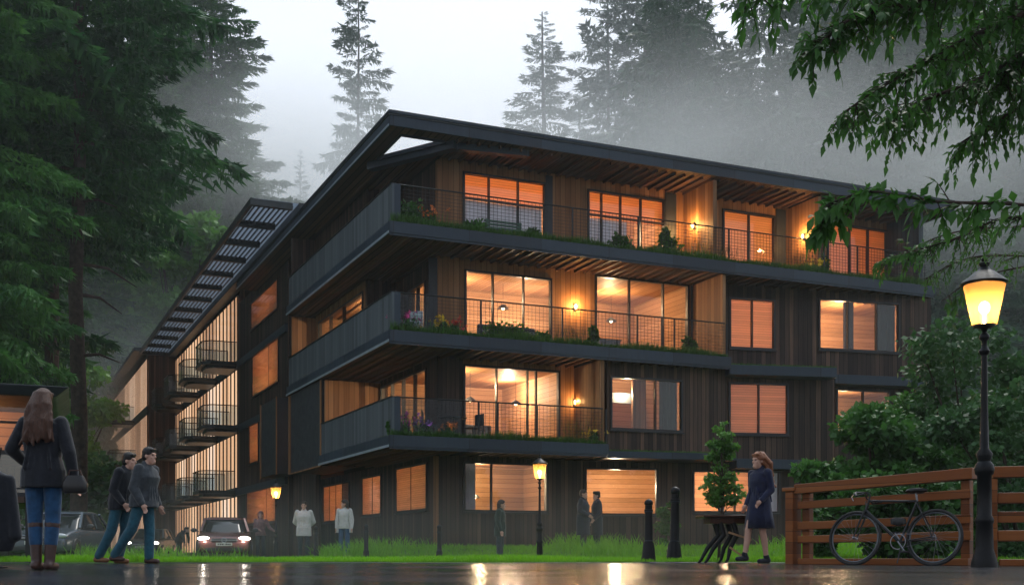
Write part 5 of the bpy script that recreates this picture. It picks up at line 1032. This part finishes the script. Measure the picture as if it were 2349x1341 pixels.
# ------------------------------------------------------------------ balcony plants and furniture
def bp(F, x, z, v): return (*l2w(FU.s_at(x, v), v), z+.03)
rg = np.random.default_rng(77)
def mini(name, loc, kind, sx, sz, label, group, bloom=None):
    r = empty(name, loc, TH, label, 'plant', group); r.scale = (1.3,)*3; n = 240
    if kind == 'leafy': npmesh('foliage', leafcloud(rg, 420, lobes(rg, 8, (sx*.7, sx*.4, sz*.35), sz*.5, 1, sx*.35, sx*.55, 1), .1, .4), M['leaf_mid'], r)
    if kind == 'hedge': npmesh('foliage', leafcloud(rg, 900, [((x, 0, sz*.5), (.17, .2, sz*.5)) for x in np.linspace(-sx, sx, 9)], .085), M['leaf_mid'], r)
    if kind == 'reed' or bloom:
        k = 70 if kind == 'reed' else 45; p = np.stack([rg.normal(0, sx*.55, k), rg.normal(0, .12, k), np.zeros(k)], 1); h = sz*rg.uniform(.5, 1.1, k); t = p+np.stack([rg.normal(0, .12, k)*sz, rg.normal(0, .1, k)*sz, h], 1); d = np.array([.011, .004, 0]); md = p*.45+t*.55
        npmesh('stems', np.concatenate([np.stack([p-d, p+d, md], 1), np.stack([md-d, md+d, t], 1)]), M['reed' if kind == 'reed' else 'leaf_mid'], r)
        if bloom:
            T = []
            for q in t[:16]:
                for a in range(6): e = rg.normal(0, 1, 3); e /= np.linalg.norm(e); f = rg.normal(0, 1, 3); f /= np.linalg.norm(f); T.append((q, q+e*.075, q+f*.075))
            npmesh('blossom', np.array(T), M['bloom_'+bloom], r)
            if kind == 'leafy2': pass
    if bloom: npmesh('foliage', leafcloud(rg, 160, lobes(rg, 5, (sx*.6, .15, sz*.2), sz*.3, 1, sx*.3, sx*.45, 1), .08), M['leaf_mid'], r)
    return r
gP = 'plants along the balcony edges'
for x, z, v, kind, sx, sz, bl_, lab in (
    (942, Z3, .4, 'leafy', .42, .55, None, 'bright leafy plant at the prow of the top balcony'), (985, Z3, .5, 'flower', .28, .5, 'orange', 'orange flowers beside the leafy plant on the top balcony'), (1425, Z3, .4, 'leafy', .32, .4, None, 'low round plant before the second window of the top balcony'),
    (1532, Z3, .4, 'leafy', .45, .5, None, 'wide green plant left of the first lit fin on the top balcony'), (1522, Z3, .5, 'leafy', .16, .85, None, 'tall thin plant left of the first lit fin on the top balcony'), (1612, Z3, .4, 'reed', .5, .6, None, 'dry reeds under the first wall lamp of the top balcony'), (1655, Z3, .4, 'reed', .4, .5, None, 'dry reeds at the foot of the first fin on the top balcony'),
    (1838, Z3, .4, 'reed', .45, .65, None, 'tall dry reeds under the second wall lamp of the top balcony'), (1862, Z3, .3, 'flower', .2, .35, 'yellow', 'yellow flowers by the reeds under the second wall lamp of the top balcony'), (1890, Z3, .4, 'leafy', .22, .55, None, 'upright plant right of the second fin on the top balcony'), (1090, Z3, .3, 'leafy', .3, .25, None, 'low trailing plant before the first window of the top balcony'), (1225, Z3, .4, 'leafy', .25, .35, None, 'small plant right of the green bench on the top balcony'),
    (1008, Z2, .35, 'flower', .25, .42, 'yellow', 'yellow lilies near the prow of the middle balcony'), (1045, Z2, .35, 'flower', .22, .36, 'red', 'red flowers beside the yellow lilies of the middle balcony'), (940, Z2, .3, 'flower', .3, .45, 'pink', 'pink flowers at the white chair of the middle balcony'),
    (1312, Z2, .4, 'reed', .45, .55, None, 'dry reeds under the wall lamp of the middle balcony'), (1359, Z2, .4, 'leafy', .13, .65, None, 'narrow yellow green plant beside the reeds of the middle balcony'), (1580, Z2, .5, 'leafy', .16, .5, None, 'thin plant near the right end of the middle balcony'), (1240, Z2, .35, 'leafy', .3, .2, None, 'low trailing plant before the middle balcony glazing'),
    (921, Z1, .35, 'flower', .2, .5, 'pink', 'magenta flowers at the prow of the lowest balcony'), (902, Z1, .3, 'leafy', .16, .35, None, 'pale spiky plant in the corner of the lowest balcony'), (968, Z1, .35, 'flower', .22, .42, 'purple', 'pale purple flowers on the lowest balcony'), (1031, Z1, .35, 'flower', .16, .32, 'orange', 'orange flower head on the lowest balcony'),
    (1325, Z1, .4, 'reed', .45, .7, None, 'tall dark reeds under the wall lamp of the lowest balcony'), (1362, Z1, .4, 'flower', .3, .35, 'yellow', 'small yellow flowers at the right end of the lowest balcony')):
    mini('flowering_plant' if bl_ else ('reed_tuft' if kind == 'reed' else 'balcony_plant'), bp(FU, x, z, v), kind, sx, sz, lab, gP, bl_)
mini('clipped_hedge', bp(FU, 1160, Z2, .9), 'hedge', .42, .5, 'clipped green box hedge on the middle balcony', 'clipped hedges on the balconies')
def chair(loc, rz, mat, label, group):
    r = empty('garden_chair', loc, rz, label, 'chair', group); m = MB(); m.box(-.22, .22, -.22, .22, .42, .46); m.build('seat', mat, r, False, .01)
    m = MB(); m.box(-.22, .22, .2, .24, .52, .9); m.build('backrest', mat, r, False, .02)
    for x in (-.2, .2):
        for y in (-.2, .2): m = MB(); m.box(x-.018, x+.018, y-.018, y+.018, 0, .42 if y < 0 else .85); m.build('leg', mat, r)
wp = plain('white painted metal', (.6, .6, .58), .45); dp = plain('dark garden furniture', (.02, .026, .03), .5)
chair(bp(FU, 905, Z2, .95), TH+.5, wp, 'white garden chair in the prow of the middle balcony, left of the pair', 'garden chairs'); chair(bp(FU, 950, Z2, 1.25), TH-.7, wp, 'white garden chair nearer the window on the middle balcony', 'garden chairs')
chair(bp(FU, 985, Z1, 1.2), TH+1.2, dp, 'dark garden chair left of the terrace table on the lowest balcony', 'garden chairs'); chair(bp(FU, 1088, Z1, 1.3), TH-1.3, dp, 'dark garden chair right of the terrace table on the lowest balcony', 'garden chairs')
t_ = empty('terrace_table', bp(FU, 1040, Z1, 1.2), TH, 'dark round terrace table between two chairs on the lowest balcony', 'table'); m = MB(); m.lathe([(.42, .7), (.44, .715), (.42, .735)], 24); m.build('tabletop', dp, t_, True); m = MB(); m.lathe([(.22, 0), (.2, .03), (.035, .06), (.035, .7)], 16); m.build('pedestal', dp, t_, True)
bn = empty('garden_bench', bp(FU, 1160, Z3, 1.1), TH, 'green slatted bench on the top balcony before the first window', 'bench'); gm = plain('green bench paint', (.05, .11, .075), .5)
m = MB(); m.box(-.65, .65, -.2, .2, .4, .44); m.build('seat', gm, bn, False, .01); m = MB()
for z in (.52, .62, .72): m.box(-.65, .65, .2, .23, z, z+.075)
m.build('backrest', gm, bn)
for x in (-.58, .58): m = MB(); m.box(x-.03, x+.03, -.2, -.15, 0, .4); m.build('leg', gm, bn); m = MB(); m.box(x-.03, x+.03, .15, .195, 0, .8); m.build('leg', gm, bn)
mini('clipped_hedge', bp(FU, 1150, Z3, .5), 'hedge', .5, .16, 'low feathery hedge in front of the green bench', 'clipped hedges on the balconies')
# furniture behind the glass
fab = cloth('charcoal sofa', (.02, .023, .03))
def sofa(u, v, z, L, label):
    r = empty('sofa', (*l2w(u, v), z), TH, label, 'sofa', 'sofas behind the glazing'); m = MB(); m.box(-L/2, L/2, -.4, .4, .12, .45); m.build('seat', fab, r, False, .05); m = MB(); m.box(-L/2, L/2, -.55, -.405, .12, .95); m.build('backrest', fab, r, False, .05)
    for x in (-1, 1): m = MB(); m.box(*sorted((x*L/2+x*.01, x*(L/2+.2))), -.5, .4, .12, .62); m.build('armrest', fab, r, False, .04)
    for x in (-L/2, L/2):
        for y in (-.4, .35): m = MB(); m.box(x-.03, x+.03, y-.03, y+.03, 0, .118); m.build('leg', M['frame'], r)
sofa(4.9, 3.2, Z2+.03, 2.1, 'charcoal sofa seen from behind through the middle balcony glazing'); sofa(4.3, 5.2, Z1+.03, 1.8, 'charcoal sofa deep inside the room of the lowest balcony')
kc = empty('kitchen_counter', (*l2w(8.7, 3.4), Z2+.03), TH, 'dark kitchen counter behind the right glazing of the middle balcony', 'counter'); m = MB(); m.box(-.75, .75, -.3, .3, 0, .86); m.build('cabinet', M['panel'], kc, False, .01); m = MB(); m.box(-.8, .8, -.33, .33, .863, .9); m.build('worktop', fab, kc, False, .008)
def pendant(u, v, z, zc, label):
    r = empty('pendant_lamp', (*l2w(u, v), z), TH, label, 'lamp', 'pendant lamps in the rooms'); m = MB(); m.tube([(0, 0, .1), (0, 0, zc-z)], .006, 5); m.build('cord', M['metal'], r); m = MB(); m.lathe([(.2, -.02), (.14, .06), (.04, .12), (.03, .13)], 18); m.build('lamp_shade', M['metal'], r, True); m = MB(); m.ell((0, 0, -.0), (.06, .06, .06)); m.build('bulb', emit('pendant bulb', (1, .66, .34), 14), r, True)
pendant(4.2, 4.2, Z1+1.75, Z2-.34, 'pendant lamp hanging left in the room of the lowest balcony'); pendant(6.0, 4.4, Z1+1.75, Z2-.34, 'pendant lamp hanging right in the room of the lowest balcony'); pendant(5.6, 4.6, Z2+2.0, Z3-.34, 'pendant lamp behind the sofa on the middle floor'); pendant(9.9, 4.6, Z2+1.9, Z3-.34, 'pendant lamp above the kitchen counter'); pendant(4.6, 4.8, 2.1, Z1-.34, 'pendant lamp in the ground floor room nearest the corner post')
# ------------------------------------------------------------------ haze and mist
def volume(name, mb, dens, col, label, an=.2, smooth=False):
    m = bpy.data.materials.new(name+' air'); m.use_nodes = True; t = m.node_tree; t.nodes.clear(); o = t.nodes.new('ShaderNodeOutputMaterial'); p = t.nodes.new('ShaderNodeVolumePrincipled'); p.inputs['Color'].default_value = (*col, 1); p.inputs['Density'].default_value = dens; p.inputs['Anisotropy'].default_value = an; t.links.new(p.outputs[0], o.inputs['Volume'])
    ob = mb.build(name, m, None, smooth); tag(ob, label, 'mist' if name != 'haze' else 'haze', None, 'stuff'); return ob
m = MB(); m.box(-262, 262, -22, 335, -4, 170); volume('haze', m, HAZE, (.88, .96, 1.0), 'pale even haze filling the valley air', .5)

def mist(x, y, D, r3, dn, col, lab, an=.5):
    c = at(x, y, D); m = MB(); m.ell((0, 0, 0), r3, 28, 18); o = volume('mist', m, dn, col, lab, an, True); o.location = c
    t = o.data.materials[0].node_tree; p = [n for n in t.nodes if n.type == 'PRINCIPLED_VOLUME'][0]; co = objco(t)
    ln = N(t, 'ShaderNodeVectorMath', operation='LENGTH'); t.links.new(mapping(t, co, tuple(1/q for q in r3)), ln.inputs[0])
    f = math_n(t, 'MAXIMUM', math_n(t, 'SUBTRACT', 1, ln.outputs['Value']), 0); f = math_n(t, 'POWER', f, 1.3)
    n = noise(t, mapping(t, co, (.05, .05, .12)), 1.0, 3); w_ = math_n(t, 'MULTIPLY_ADD', n, 2.4, -.2)
    t.links.new(math_n(t, 'MULTIPLY', math_n(t, 'MULTIPLY', f, math_n(t, 'MAXIMUM', w_, 0)), dn), p.inputs['Density'])
mist(1430, 425, 112, (75, 28, 12), .04, (.97, .99, 1), 'white mist bank drifting behind the long roof edge')
mist(820, 1222, 30.5, (15, 5, 1.7), .028, (.95, .985, 1), 'thin ground mist over the lawn in front of the building')
mist(700, 440, 122, (17, 17, 15), .07, (.94, .985, 1), 'pale mist behind the slatted eave and roof peak')
mist(900, 600, 225, (190, 55, 85), .012, (.95, .985, 1), 'wide pale cloud hanging over the far wooded slope')
mist(130, 1080, 98, (34, 24, 18), .05, (.9, .98, 1), 'grey green mist between the conifer trunks and the wing')
